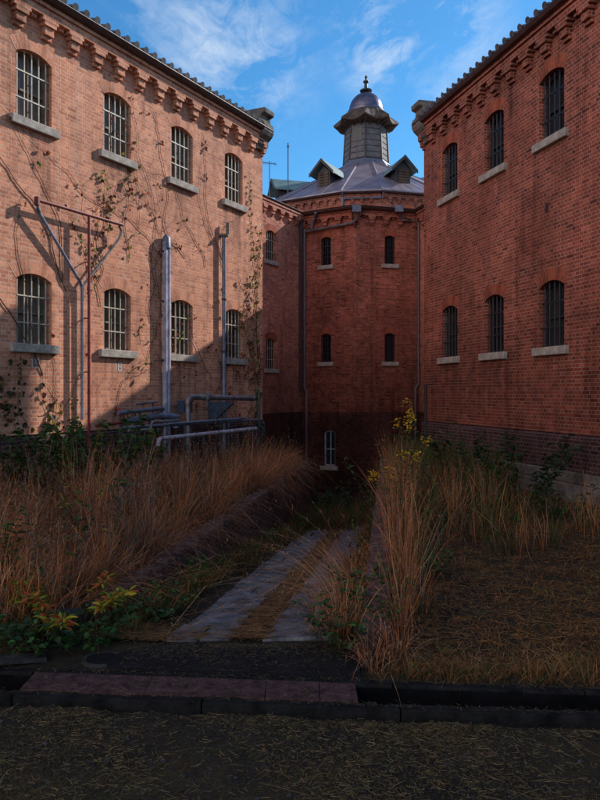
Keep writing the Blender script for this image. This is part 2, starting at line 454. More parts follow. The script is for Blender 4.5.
def cell_block(name, label, sx, x_hub, x_far, win_x, mats, rz, p0):
    """sx=+1: local +X runs to the rotunda (left block); sx=-1: away from it (right)."""
    root = empty(name, p0, rz); tag(root, label, 'prison block')
    bm_, am, fr, gl, ba = mats
    xa, xb = sorted((x_hub*sx, x_far*sx))
    w, h, sag = .78, 1.14, .12
    ops = []
    for x in win_x:
        for z in FL: ops.append((x*sx, w, z, z+h, sag))
    PL = EYE-.82
    mb = MB()
    wall_with_openings(mb, xa, xb, PL+.06, EAVE+.1, ops)
    D = 2*HW
    # end gables and back
    for xe, fl in ((xa, 1), (xb, -1)):
        pts = [Vector((xe, 0, PL+.06)), Vector((xe, 0, EAVE+.1)), Vector((xe, HW, EAVE+.1+HW*SLOPE)), Vector((xe, D, EAVE+.1)), Vector((xe, D, PL+.06))]
        mb.poly(pts if fl == 1 else pts[::-1])
    mb.poly([Vector((xa, D, PL)), Vector((xa, D, EAVE)), Vector((xb, D, EAVE)), Vector((xb, D, PL))])
    wall = mb.build('wall', M[bm_], root)
    p = MB()
    p.box(xa-.05, xb+.05, -.055, D+.05, -.55 if sx > 0 else EYE-1.43, PL)
    # chamfered top course
    A = [Vector((xa-.05, -.055, PL)), Vector((xa-.05, .05, PL+.06)), Vector((xa-.05, .05, PL))]
    B = [Vector((xb+.05, v.y, v.z)) for v in A]
    p.prism(None, (A[::-1], B[::-1]))
    p.box(xa-.12, xb+.12, .05, D, -3.2, .2)
    p.build('plinth', M['brick_dark'], root)
    # deep dark interior is closed behind panes
    c = MB(); cornice(c, xa+.02, xb-.02, EAVE-.12, s=.9)
    # returns on the gable
    c.build('cornice', M[bm_], root)
    g = MB(); gutter_run(g, xa-.02, xb+.02, EAVE-.12); g.build('gutter', M['gutter'], root)
    r = MB()
    pr = .30
    roof_slab(r, xa+.3, xb-.3, -pr, EAVE+.02, HW, EAVE+.02+(HW+pr)*SLOPE)
    roof_slab(r, xa+.3, xb-.3, D+pr, EAVE+.02, HW, EAVE+.02+(HW+pr)*SLOPE, dirn=-1)
    rz_ = EAVE+.02+(HW+pr)*SLOPE
    r.box(xa+.3, xb-.3, HW-.13, HW+.13, rz_-.05, rz_+.22)
    r.build('roof', M['tile'], root, smooth=True)
    # gable parapet coping at hub end and kneelers
    xe = x_hub*sx
    k0, k1 = (xe-.40, xe+.05) if sx > 0 else (xe-.05, xe+.40)
    cp = MB()
    for s_ in (0, 1):
        ya, yb = (.35, HW) if s_ == 0 else (D-.35, HW)
        za = EAVE+.12+.35*SLOPE; zb = EAVE+.12+HW*SLOPE
        A = [Vector((k0, ya, za-.2)), Vector((k1, ya, za-.2)), Vector((k1, ya, za+.34)), Vector((k0, ya, za+.34))]
        B = [Vector((k0, yb, zb-.2)), Vector((k1, yb, zb-.2)), Vector((k1, yb, zb+.34)), Vector((k0, yb, zb+.34))]
        cp.prism(None, (A, B))
    cp.build('coping', M['stone_d'], root)
    kp = MB()
    prof = [(.02, 8.33), (-.12, 8.33), (-.14, 8.44), (-.22, 8.50), (-.22, 8.63), (-.30, 8.68), (-.40, 8.75), (-.47, 8.86), (-.48, 9.0), (-.43, 9.10), (-.33, 9.17), (-.31, 9.33), (-.48, 9.38), (-.50, 9.52), (.62, 9.56), (.62, 9.0), (.02, 9.0)]
    prof = [((y_*.70 if y_ < 0 else y_), 8.42+(z_-8.33)*.88) for y_, z_ in prof]
    for mir in (0, 1):
        kp = MB()
        fn = (lambda y: y) if not mir else (lambda y: D-y)
        A = [Vector((k0-.02, fn(a), b)) for a, b in prof]; B = [Vector((k1+.02, fn(a), b)) for a, b in prof]
        kp.prism(None, (A, B))
        ko = kp.build('kneeler', M['stone_d'], root)
        bv = ko.modifiers.new('b', 'BEVEL'); bv.width = .02; bv.segments = 2
    # windows
    proto = make_window(w, h, sag, (fr, gl, ba), parent=root, archm=am)
    first = True
    for x in win_x:
        for z in FL:
            o = proto if first else copy_tree(proto, root)
            first = False
            o.location = (x*sx, 0, z)
    return root

angL = math.atan2(tL.y, tL.x)
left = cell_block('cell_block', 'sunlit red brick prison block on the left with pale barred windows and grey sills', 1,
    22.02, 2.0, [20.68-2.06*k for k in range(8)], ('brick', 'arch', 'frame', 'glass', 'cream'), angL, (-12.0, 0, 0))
angR = math.atan2(-tR.y, -tR.x)
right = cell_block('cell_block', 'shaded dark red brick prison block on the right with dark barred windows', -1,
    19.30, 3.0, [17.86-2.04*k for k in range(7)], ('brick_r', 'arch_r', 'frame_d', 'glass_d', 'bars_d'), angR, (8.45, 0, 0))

# stone footing with ledges along the right block (part of it)
ft = MB()
for (a, b, pr, z0, z1) in ((-15.6, -3.0, .10, .26, .465), (-19.2, -15.602, .10, .26, .465), (-19.3, -3, .16, -.9, .258), (-14.6, -3, .34, -.9, .17), (-14.4, -3, .52, -.9, .07)):
    ft.box(a, b, -pr, .1, z0, z1)
fo = ft.build('stone_footing', M['stone_d'], right); bv = fo.modifiers.new('b', 'BEVEL'); bv.width = .015
# small vent hole and rusty stub
vh = MB(); xh = -(700*8.45/(547-106))/.9636
vh.box(xh-.045, xh+.045, -.006, .02, EYE+3.44, EYE+3.62); vh.build('vent_hole', M['frame_d'], right)

# faint painted numbers under the left windows (7-segment-like brush strokes)
def digit(mb, ch, x, z, s):
    seg = {'1': [((.5,1),(.5,0)), ((.3,.8),(.5,1))], '8': [((.15,1),(.85,1)), ((.15,0),(.85,0)), ((.15,.5),(.85,.5)), ((.15,0),(.15,1)), ((.85,0),(.85,1))],
           '9': [((.15,1),(.85,1)), ((.15,.5),(.85,.5)), ((.85,0),(.85,1)), ((.15,.5),(.15,1)), ((.15,0),(.85,0))]}[ch]
    for (a, b), (c, d) in seg:
        p = Vector((x+a*s*.7, -.004, z+b*s)); q = Vector((x+c*s*.7, -.004, z+d*s)); t = (q-p).normalized(); n = Vector((-t.z, 0, t.x))*.013
        mb.poly([p-n, q-n, q+n, p+n])
for k, txt in ((3, '19'), (2, '18')):
    mb = MB(); xc = 20.68-2.06*k
    digit(mb, txt[0], xc-.10, FL[0]-.42, .16); digit(mb, txt[1], xc+.01, FL[0]-.42, .16)
    mb.build('painted_number', M['chalk'], left)

# ------------------------------------------------------------------ rotunda with its link wings
rot = empty('rotunda', C); tag(rot, 'brick rotunda between the two blocks with domed lantern and dormers on its metal roof', 'tower')
aL = math.atan2(-tL.y, -tL.x)          # direction from C towards left block (outward)
aR = math.atan2(-tR.y, -tR.x)
def octa(D, rotz=0, cham=0.0):
    """corners of an octagon whose faces look along aL, aR ..., inradius D, chamfered by cham"""
    pts = []
    half = D*math.tan(math.pi/8)
    amid = (aL+aR)/2
    for k in range(8):
        a = amid - math.pi/8 + k*math.pi/4
        n = Vector((math.cos(a), math.sin(a), 0)); t = Vector((-n.y, n.x, 0))
        pts.append((n*D - t*(half-cham), n*D + t*(half-cham), n, t))
    return pts
LOWE = EYE+7.05
# lower storey walls: faces facing the court plus all the others
low = MB(); base = MB(); corn = MB(); gut = MB()
DL = 12.35
faces = octa(DL, cham=.06)
k_left = [i for i, f in enumerate(faces) if (f[2]-Vector((-.4985,-.8669,0))).length < .2][0]
k_right = [i for i, f in enumerate(faces) if (f[2]-Vector((.2672,-.9636,0))).length < .2][0]
PLH = EYE-.78
win_specs = []
def facet(pa, pb, windows, zlow=-3.2, ztop=LOWE+.1, wallmb=low, basemb=base, split=PLH):
    """vertical wall panel from pa to pb (outward to the right of pa->pb when seen from above = -Y local)"""
    d = (pb-pa); Ln = d.length; d.normalize()
    Mx = Matrix(((d.x, -d.y, 0, pa.x), (d.y, d.x, 0, pa.y), (0,0,1,0), (0,0,0,1)))
    tmp = MB()
    wall_with_openings(tmp, 0, Ln, split, ztop, [w for w in windows if w[2] > split], depth=.22)
    for f in tmp.f: wallmb.poly([Mx @ Vector(p) for p in f])
    tmp = MB()
    if zlow < split:
        wall_with_openings(tmp, 0, Ln, zlow, split, [w for w in windows if w[2] <= split], depth=.22)
        for f in tmp.f: basemb.poly([Mx @ Vector(p) for p in f])
    return Mx, Ln
def facet_cornice(Mx, Ln, top, s=1.0, a=0, b=0, spacing=.6, cmb=corn, gmb=gut, out=.33):
    tmp = MB(); cornice(tmp, a, Ln-b, top-.12, spacing, s=s)
    for f in tmp.f: cmb.poly([Mx @ Vector(p) for p in f])
    tmp = MB(); gutter_run(tmp, a-.1, Ln-b+.1, top-.12, out=out)
    for f in tmp.f: gmb.poly([Mx @ Vector(p) for p in f])
wins_low = []
for i in range(8):
    A, B, n, t = faces[i]
    A = A.copy(); B = B.copy()
    ws = []
    Ln = (B-A).length
    if i == k_left:    # local x from A to B ; window measured from corner end
        pass
    # orientation: outward normal must be to the right => go A->B with t = ccw; outward = right of ccw direction
    if i in (k_left, k_right):
        # px 326 on left face, px 390 on right face
        px = 326 if i == k_left else 390
        k = (px-300)/700
        # intersect ray x=k*y with face
        Aw = A + C; d = (B-A).normalized()
        s_ = (k*Aw.y - Aw.x)/(d.x - k*d.y)
        ws = [(s_, .44, EYE+1.17, EYE+1.17+1.02, .09), (s_, .44, EYE+4.95, EYE+4.95+1.02, .09)]
        if i == k_left:
            k2 = (329.5-300)/700; s2 = (k2*Aw.y - Aw.x)/(d.x - k2*d.y)
            ws.append((s2, .50, EYE-2.88, EYE-2.88+1.30, .08))
        Mx, Ln = facet(A, B, ws)
        facet_cornice(Mx, Ln, LOWE, s=.8)
        for w_ in ws: wins_low.append((Mx, w_))
    else:
        Mx, Ln = facet(A, B, ws)
        facet_cornice(Mx, Ln, LOWE, spacing=1.2)
    # chamfer to next face
    A2 = faces[(i+1) % 8][0]
    Mx, Ln = facet(B, A2, [])
    facet_cornice(Mx, Ln, LOWE, spacing=2)
# link wings
def link(tv, p_off, side, outdir):
    """narrow link between a block end and the rotunda; courtyard wall along direction tv"""
    n_in = -outdir
    pa = p_off; return
lk = MB(); lkc = MB()
link_wins = []
# left link courtyard wall: line through (-15.9,0) along tL, s 21.9 .. 32.1 ; seen from the court, outward = (.867,-.4985)
nL = Vector((tL.y, -tL.x, 0)); nR = Vector((-tR.y, tR.x, 0))
def w2c(v): return v - C
pL0 = Vector((-15.9, 0, 0)) + tL*21.5; pL1 = Vector((-15.9, 0, 0)) + tL*32.15
Mx, Ln = facet(w2c(pL0), w2c(pL1), [(29.76-21.5, .66, z, z+1.0, .11) for z in FL], wallmb=lk)
facet_cornice(Mx, Ln, LOWE+.04, s=.75, out=.17, cmb=lkc)
for z in FL: link_wins.append((Mx, (29.76-21.5, .66, z, z+1.0, .11)))
# right link: line offset 3.37 behind right block face
b2 = 8.45 + 3.68/.9636
pR0 = Vector((b2, 0, 0)) + tR*19.0; pR1 = Vector((b2, 0, 0)) + tR*29.4
# clip: end where right face of rotunda is
nf = faces[k_right][2]
dd = (C + nf*DL)
s_end = (dd - Vector((b2,0,0))).dot(nf)/tR.dot(nf)
pR1 = Vector((b2,0,0)) + tR*s_end
Mx, Ln = facet(w2c(pR1), w2c(pR0), [], wallmb=lk)
facet_cornice(Mx, Ln, LOWE+.04)
# far sides and roofs of links
lr = MB()
for (q0, q1, nn, flip) in ((pL0, pL1, nL, 1), (pR1, pR0, nR, 1)):
    q0 = w2c(q0); q1 = w2c(q1)
    w_ = 2*HC
    d = (q1-q0).normalized(); inn = -nn
    zr = LOWE+.12+(HC)*.30
    a0 = q0+nn*.17; a1 = q1+nn*.17
    b0 = q0+inn*(w_+.33); b1 = q1+inn*(w_+.33)
    r0 = q0+inn*HC; r1 = q1+inn*HC
    Z = lambda v, z: Vector((v.x, v.y, z))
    lr.poly([Z(a0, LOWE+.03), Z(a1, LOWE+.03), Z(r1, zr), Z(r0, zr)])
    lr.poly([Z(b1, LOWE+.03), Z(b0, LOWE+.03), Z(r0, zr), Z(r1, zr)])
    low.poly([Z(q1+inn*w_, -3), Z(q0+inn*w_, -3), Z(q0+inn*w_, LOWE), Z(q1+inn*w_, LOWE)])
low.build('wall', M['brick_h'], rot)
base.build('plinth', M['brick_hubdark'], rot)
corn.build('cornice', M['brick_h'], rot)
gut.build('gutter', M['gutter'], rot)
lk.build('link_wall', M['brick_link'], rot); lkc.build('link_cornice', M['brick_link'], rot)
lr.build('link_roof', M['tile'], rot)
# pale band at plinth top
pb = MB()
def place_windows(lst, mats, **kw):
    cache = {}
    for Mx, (xc, w, zs, sp, sag) in lst:
        key = (w, round(sp-zs, 3))
        if key not in cache:
            o = make_window(w, sp-zs, sag, mats, parent=rot, **kw); cache[key] = o
        else: o = copy_tree(cache[key], rot)
        o.matrix_local = Mx @ Matrix.Translation((xc, 0, zs))
place_windows([x for x in wins_low if x[1][2] > 0], ('frame_d', 'glass_d', 'bars_d'), archm='arch_r', depth=.18, nbars=4, bar_r=.013)
place_windows(link_wins, ('frame_d', 'glass', 'cream'), archm='arch_r', depth=.18, nbars=5, bar_r=.009)
bw = [x for x in wins_low if x[1][2] <= 0]
for Mx, (xc, w, zs, sp, sag) in bw:
    o = make_window(w, sp-zs, sag, ('white', 'glass_d', 'bars_d'), parent=rot, archm='brick_hubdark', depth=.12, nbars=3, cross=2, bar_r=.008, bary=.03)
    o.matrix_local = Mx @ Matrix.Translation((xc, 0, zs))

# lower roof ring, drum, drum roof
def ring_faces(mb, P0, P1):
    n = len(P0)
    for i in range(n):
        j = (i+1) % n
        mb.poly([P0[i], P0[j], P1[j], P1[i]])
def octpts(D, z, cham):
    o = octa(D, cham=cham); out = []
    for A, B, n, t in o:
        out.append(Vector((A.x, A.y, z))); out.append(Vector((B.x, B.y, z)))
    return out
ring = MB()
ring_faces(ring, octpts(DL+.34, LOWE+.02, .06), octpts(6.5, LOWE+1.0, 1.06))
ring.build('lower_roof', M['copper'], rot)
DE = EYE+9.64; DD = 6.47
drum = MB(); dcorn = MB(); dg = MB()
dwin = []
df = octa(DD-.3, cham=1.0)
for i in range(8):
    A, B, n, t = df[i]
    Ln = (B-A).length
    ws = []
    if i in (k_left, k_right):
        for f_ in ((.12, .88) if i == k_left else (.42,)): ws.append((Ln*f_, .62, EYE+8.15, EYE+8.15+.55, .22))
    Mx, Ln = facet(A, B, ws, ztop=DE+.05, wallmb=drum, split=EYE+7.2, zlow=99)
    for w_ in ws: dwin.append((Mx, w_))
    facet_cornice(Mx, Ln, DE, s=.62, spacing=.42, cmb=dcorn, gmb=dg, out=.32)
    Mx, Ln = facet(B, df[(i+1) % 8][0], [], ztop=DE+.05, wallmb=drum, split=EYE+7.2, zlow=99)
    facet_cornice(Mx, Ln, DE, s=.62, spacing=.42, cmb=dcorn, gmb=dg, out=.32)
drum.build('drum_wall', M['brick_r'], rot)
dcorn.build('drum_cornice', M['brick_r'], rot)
dg.build('drum_gutter', M['gutter'], rot)
place_windows(dwin, ('frame', 'glass', 'frame'), archm='arch_r', depth=.15, nbars=3, cross=1, sill=False, bar_r=.01)
RT = EYE+12.72; RB = 1.34
rf = MB()
P0 = octpts(DD+.05, DE+.02, 1.06); P1 = octpts(RB, RT, .42)
ring_faces(rf, P0, P1)
P0b = octpts(DD+.05, DE-.04, 1.06); ring_faces(rf, P0b, P0)
droof = rf.build('drum_roof', M['copper'], rot)
# seams and hip rolls
sm = MB()
for i in range(16):
    sm.tube([P0[i]+Vector((0,0,.01)), P1[i]+Vector((0,0,.01))], .045, 6)
for i in range(16):
    j = (i+1) % 16
    if (P0[i]-P0[j]).length > 2.2:
        for k in range(1, 6):
            f = k/6
            a = P0[i].lerp(P0[j], f); b = P1[i].lerp(P1[j], f)
            sm.tube([a, b], .012, 4)
sm.build('roof_rolls', M['copper'], droof, smooth=True)

# lantern (cupola)
amid = (aL+aR)/2
def oct8(r, z, off=0): return [Vector((math.cos(amid+off+k*math.pi/4)*r, math.sin(amid+off+k*math.pi/4)*r, z)) for k in range(8)]
LB, LT = EYE+12.95, EYE+15.05
cup = MB()
ring_faces(cup, oct8(1.28, LB), oct8(1.16, LT))
lantern = cup.build('lantern', M['board'], rot)
fl = MB()
ring_faces(fl, oct8(1.75, RT-.32), oct8(1.36, LB-.05)); ring_faces(fl, oct8(1.36, LB-.05), oct8(1.30, LB+.06))
fl.build('flashing', M['lead'], lantern)
tr = MB()
for k in range(8):
    a0 = oct8(1.29, LB+.05)[k]; a1 = oct8(1.17, LT)[k]
    tr.tube([a0, a1], .055, 5)
    b0 = oct8(1.29, LB+.05)[(k+1) % 8]; b1 = oct8(1.17, LT)[(k+1) % 8]
    tr.tube([a0, b0], .06, 5); tr.tube([a1, b1], .06, 5)
    for f in (.18, .34, .50, .66, .82):
        p = a0.lerp(a1, f); q = b0.lerp(b1, f)
        tr.tube([p, q], .014, 4)
tr.build('trim_boards', M['trim'], lantern)
# small dark window in mid-left face
k = [i for i in range(8) if True]
best = None
for i in range(8):
    m_ = (oct8(1.2, 0)[i]+oct8(1.2, 0)[(i+1) % 8])/2
    d = (m_.normalized()-Vector((-.4985,-.8669,0))).length
    if best is None or d < best[0]: best = (d, i)
i = best[1]
lo0, lo1 = oct8(1.29, LB)[i], oct8(1.29, LB)[(i+1) % 8]; hi0, hi1 = oct8(1.17, LT)[i], oct8(1.17, LT)[(i+1) % 8]
def bil(u, v): return lo0.lerp(lo1, u).lerp(hi0.lerp(hi1, u), v)
nn = (bil(.5,.5)-Vector((0,0,bil(.5,.5).z))).normalized()*.02
wn = MB(); q4 = [bil(.16,.50)+nn, bil(.80,.50)+nn, bil(.80,.84)+nn, bil(.16,.84)+nn]
wn.poly(q4)
hatch = wn.build('hatch', M['glass_d'], lantern)
# flared eave with small gablets and brackets
ev = MB(); br_ = MB()
ZE = EYE+15.28
inner = 1.10
top_r = .98
outer = []
for k in range(8):
    a = amid + k*math.pi/4
    outer.append((a-.20, 1.66, ZE-.10)); outer.append((a, 1.86, ZE+.02)); outer.append((a+.20, 1.66, ZE-.10)); outer.append((a+math.pi/8, 1.62, ZE-.16))
op = [Vector((math.cos(a)*r, math.sin(a)*r, z)) for a, r, z in outer]
tp = [Vector((math.cos(a)*top_r, math.sin(a)*top_r, EYE+15.95)) for a, r, z in outer]
bt = [p - Vector((0,0,.08)) for p in op]
ib = [Vector((math.cos(a)*1.12, math.sin(a)*1.12, LT-.02)) for a, r, z in outer]
ring_faces(ev, op, tp); ring_faces(ev, bt, op); ring_faces(ev, ib, bt)
ev.build('lantern_eaves', M['wood'], lantern)
for k in range(8):
    for off in (0, -.2, .2):
        a = amid + k*math.pi/4 + off
        e = Vector((math.cos(a), math.sin(a), 0)); s_ = Vector((-e.y, e.x, 0))*.035
        pr = [(1.10, LT-.16), (1.30, LT-.08), (1.60, LT+.05), (1.60, LT+.12), (1.10, LT+.02)]
        A_ = [e*r+Vector((0,0,z))-s_ for r, z in pr]; B_ = [e*r+Vector((0,0,z))+s_ for r, z in pr]
        br_ = MB(); br_.prism(None, (A_, B_)); br_.build('eaves_bracket', M['wood'], lantern)
dm = MB()
prof = [(1.05, EYE+15.88), (1.05, EYE+16.0), (.99, EYE+16.03)] + [(.97*math.cos(t*math.pi/2/10), EYE+16.05+1.02*math.sin(t*math.pi/2/10)) for t in range(0, 10)] + [(.0, EYE+17.07)]
dm.lathe(prof, 32); dm.build('dome', M['dome'], lantern, smooth=True)
fi = MB()
fi.lathe([(.14, EYE+17.0), (.17, EYE+17.08), (.34, EYE+17.16), (.36, EYE+17.22), (.20, EYE+17.30), (.11, EYE+17.36), (.09, EYE+17.62), (.16, EYE+17.70), (.16, EYE+17.76), (.07, EYE+17.82), (.05, EYE+17.9), (.09, EYE+17.98), (.02, EYE+18.1), (0, EYE+18.14)], 14)
fi.build('finial', M['finial'], lantern, smooth=True)

# dormers
def dormer(aout, dn, wwall, hwall, rw, rise, over, parent, back):
    """front at distance dn from the axis looking along aout"""
    n = Vector((math.cos(aout), math.sin(aout), 0)); t = Vector((-n.y, n.x, 0))
    def P(x, d, z): return t*x + n*d + Vector((0,0,z))
    zroof = DE + (DD-dn)*math.tan(R(29.6))*1.02
    zb = zroof-.05; ze = zb + hwall
    w = MB(); hw = wwall/2
    w.poly([P(-hw, dn, zb-.4), P(hw, dn, zb-.4), P(hw, dn, ze), P(0, dn, ze+rise*hw/(rw/2)), P(-hw, dn, ze)])
    for s_ in (-1, 1):
        q = [P(s_*hw, dn, zb-.4), P(s_*hw, back, zb-.4), P(s_*hw, back, ze), P(s_*hw, dn, ze)]
        w.poly(q if s_ < 0 else q[::-1])
    d = w.build('dormer', M['trim'], parent)
    lv = MB()
    nl = 5
    for k in range(nl):
        z0 = zb+.12+ (hwall-.12)*k/nl
        lv.poly([P(-hw*.78, dn+.05, z0), P(hw*.78, dn+.05, z0), P(hw*.78, dn+.01, z0+(hwall-.12)/nl), P(-hw*.78, dn+.01, z0+(hwall-.12)/nl)])
    lv.build('louvre', M['wood'], d)
    r = MB(); zr = ze+rise; th = .07; rh = rw/2; zlo = ze - .10
    for s_ in (-1, 1):
        q = [P(s_*rh, dn+over, zlo), P(s_*rh, back, zlo), P(0, back, zr), P(0, dn+over, zr)]
        r.poly(q if s_ > 0 else q[::-1])
        q2 = [v-Vector((0,0,th)) for v in q]
        r.poly(q2[::-1] if s_ > 0 else q2)
        r.poly([q[0], q2[0], q2[1], q[1]])
    r.build('dormer_roof', M['verd'], d)
    b = MB()
    for s_ in (-1, 1):
        A_ = [P(s_*(rh+.02), dn+over+.03, zlo-.14), P(s_*(rh+.02), dn+over+.03, zlo+.02), P(0, dn+over+.03, zr+.02), P(0, dn+over+.03, zr-.16)]
        B_ = [v - n*.05 for v in A_]
        b.prism(None, (A_, B_))
    b.build('barge_board', M['trim'], d)
    return d
aFL = aL; aFR = aR
dormer(aL, 5.15, .70, .80, 1.35, .62, .28, rot, 3.2)
dormer(aR, 5.15, .80, .80, 1.35, .62, .28, rot, 3.2)
dormer(aL - math.pi/4, 5.2, .95, .80, 1.7, .62, .35, rot, 2.9)
dormer(aR + math.pi/4, 5.2, .95, .80, 1.7, .62, .35, rot, 2.9)

# drain pipes of rotunda (part each)
def PX(px, y_px, depth):
    """world point seen at photo pixel for a known depth"""
    return Vector(((px-300)/700*depth, depth, EYE + (392-y_px)/700*depth))
def rp(pts, r, mat, name='drainpipe', n=8):
    mb = MB(); mb.tube([w2c(p) for p in pts], r, n); 
    return mb.build(name, M[mat], rot, smooth=True)
def face_depth(px, i, D=DL, out=.12):
    k = (px-300)/700; nfc = faces[i][2]; c = (C + nfc*(D+out)).dot(nfc)
    return c/(k*nfc.x + nfc.y)
def FP(px, y, i, out=.12, D=DL): return PX(px, y, face_depth(px, i, D, out))
rp([FP(357, 209, k_left, .38), FP(357, 219, k_left, .2), FP(352, 223, k_left), FP(304.5, 232, k_left)], .05, 'duskpipe')
rp([FP(315.5, 213, k_left, .38), FP(315, 219, k_left, .15), FP(312, 222, k_left), FP(311.5, 229, k_left)], .05, 'lead')
rp([FP(304.5, 229, k_left), FP(304.5, 388, k_left), FP(306.5, 391, k_left), FP(306.5, 500, k_left)], .045, 'duskpipe')
rp([FP(300.6, 216, k_left, .3), FP(300.6, 390, k_left, .3)], .07, 'darkpipe')
rp([FP(400, 212, k_right, .38), FP(400, 218, k_right, .15), FP(404, 220, k_right), FP(417.5, 221, k_right), FP(418.5, 224, k_right), FP(418.5, 384, k_right), FP(415.5, 388, k_right), FP(415.5, 470, k_right)], .045, 'duskpipe')
for px, i in ((356.5, k_left), (399, k_right)):
    hop = MB()
    c = w2c(FP(px, 209, i, .38)); hop.box(c.x-.16, c.x+.16, c.y-.10, c.y+.10, c.z-.12, c.z+.12)
    hop.build('rain_hopper', M['lead'], rot)
def DP(px, y, out=.1):
    nfc = faces[k_left][2] if px < 340 else (faces[k_right][2] if px > 385 else (faces[k_left][2]+faces[k_right][2]).normalized())
    Dm = DD-.3 if px < 340 or px > 385 else (DD-.3)/math.cos(math.pi/8) - 1.0*math.sin(math.pi/8)
    c = (C + nfc*(Dm+out)).dot(nfc); k = (px-300)/700
    return PX(px, y, c/(k*nfc.x+nfc.y))
rp([DP(383.5, 192, .3), DP(383, 197), DP(345, 198.5), DP(343, 198.5)], .045, 'lead')
rp([DP(342.5, 192, .3), DP(342.5, 197), DP(342.5, 206)], .05, 'lead')
# chimney-like vent caps on lower roof (small white thing)

# ------------------------------------------------------------------ terrain
def yc(x): return 4.43 - .085*x                      # centre line of the drain
def xr(y): return .52 + .126*(y-4.87)                # right retaining wall
def xl(y): return -1.5 + .155*(y-7.1)                # left retaining wall
def sst(a, b, v):
    t = np.clip((v-a)/(b-a), 0, 1); return t*t*(3-2*t)
def ramp_h(y): return -np.clip((y-5.35)*.108, 0, 2.1)
def smooth_noise(x, y, s, seed=0):
    return (np.sin(x*s*1.3+seed)*np.cos(y*s*1.1+seed*2.1) + .5*np.sin(x*s*2.7+1.3*seed+y*s*1.9) + .3*np.cos(y*s*4.3-x*s*3.1+seed))/1.8
def ground_h(x, y):
    x = np.asarray(x, float); y = np.asarray(y, float)
    plot = .015 + .035*smooth_noise(x, y, 1.3, 1) + .012*smooth_noise(x, y, 5.1, 2)
    plot = plot - 2.05*sst(18.2, 22, y)
    rmp = ramp_h(y) + .012*smooth_noise(x, y, 3.1, 5)
    inside = sst(-.05, .05, x-xl(y))*sst(-.05, .05, xr(y)-x)*sst(5.2, 5.4, y)*(y < 40)
    h = plot*(1-inside) + rmp*inside
    # flat court in front of the drain, a little lower
    d = y - yc(x)
    front = -.055 + .014*smooth_noise(x, y, 4, 3) + .008*smooth_noise(x, y, 13, 4)
    f = 1 - sst(-.16, -.14, d)
    h = h*(1-f) + front*f
    tr = sst(-.20, -.15, d)*(1-sst(.15, .20, d))
    flat = sst(.10, .15, d)*(1-sst(.5, .9, d))
    h = h*(1-flat*.8) + (-.012)*flat*.8
    near = np.exp(-((x)**2)/400)
    h = h*(1-tr) + (-.85)*tr
    return h
def axis_coords(segs):
    out = []
    for a, b, st in segs: out += list(np.arange(a, b, st))
    return np.array(out + [segs[-1][1]])
gx = axis_coords([(-400, -40, 40), (-40, -12, 2), (-12, -3.2, .22), (-3.2, 4.0, .07), (4.0, 9, .22), (9, 40, 2), (40, 400, 40)])
gy = axis_coords([(-200, -20, 20), (-20, 0, 2), (0, 3.6, .12), (3.6, 5.6, .035), (5.6, 19, .14), (19, 30, .4), (30, 60, 3), (60, 900, 60)])
def sheet(name, gx, gy, hf, mat, smooth=True):
    X, Y = np.meshgrid(gx, gy); Z = hf(X, Y)
    V = np.stack([X.ravel(), Y.ravel(), Z.ravel()], 1).astype(np.float32)
    nx, ny = len(gx), len(gy)
    i = np.arange(nx-1); j = np.arange(ny-1)
    I, J = np.meshgrid(i, j); a = (J*nx+I).ravel()
    F = np.stack([a, a+1, a+1+nx, a+nx], 1).astype(np.int32)
    me = bpy.data.meshes.new(name)
    me.vertices.add(len(V)); me.vertices.foreach_set('co', V.ravel())
    me.loops.add(F.size); me.loops.foreach_set('vertex_index', F.ravel())
    me.polygons.add(len(F)); me.polygons.foreach_set('loop_start', np.arange(0, F.size, 4, dtype=np.int32))
    me.update(calc_edges=True); me.polygons.foreach_set('use_smooth', [smooth]*len(F))
    me.materials.append(mat); me.validate()
    o = bpy.data.objects.new(name, me); col.objects.link(o); return o
# ground material
gm, nt, b = newmat('court_ground')
pos = nt.nodes.new('ShaderNodeNewGeometry').outputs['Position']
n1 = noise(nt, pos, 1.1, 8, .7); n2 = noise(nt, pos, 9, 6, .7); n3 = noise(nt, pos, 70, 4, .75)
c = ramp(nt, n1, [(.32, (.020,.016,.011)), (.5, (.048,.037,.020)), (.68, (.090,.062,.024))])
c = mixc(nt, .8, c, ramp(nt, n2, [(.3, (.45,.42,.4)), (.65, (1.25,1.2,1.1))]), 'MULTIPLY')
vor = N(nt, 'ShaderNodeTexVoronoi', Scale=55.0); L(nt, pos, vor.inputs['Vector'])
c = mixc(nt, math_(nt, 'MULTIPLY', mapr(nt, n3, .45, .7, 0, 1), .6), c, mixc(nt, .88, vor.outputs['Color'], (.042,.038,.034)))
L(nt, c, b.inputs['Base Color']); b.inputs['Roughness'].default_value = .95
b.inputs['Specular IOR Level'].default_value = .15
bump(nt, b, math_(nt, 'ADD', n3, math_(nt, 'MULTIPLY', n2, .8)), .9, .03)
ground = sheet('ground', gx, gy, ground_h, gm); tag(ground, 'court ground of dark gravelly earth matted with dead grass', kind='structure')

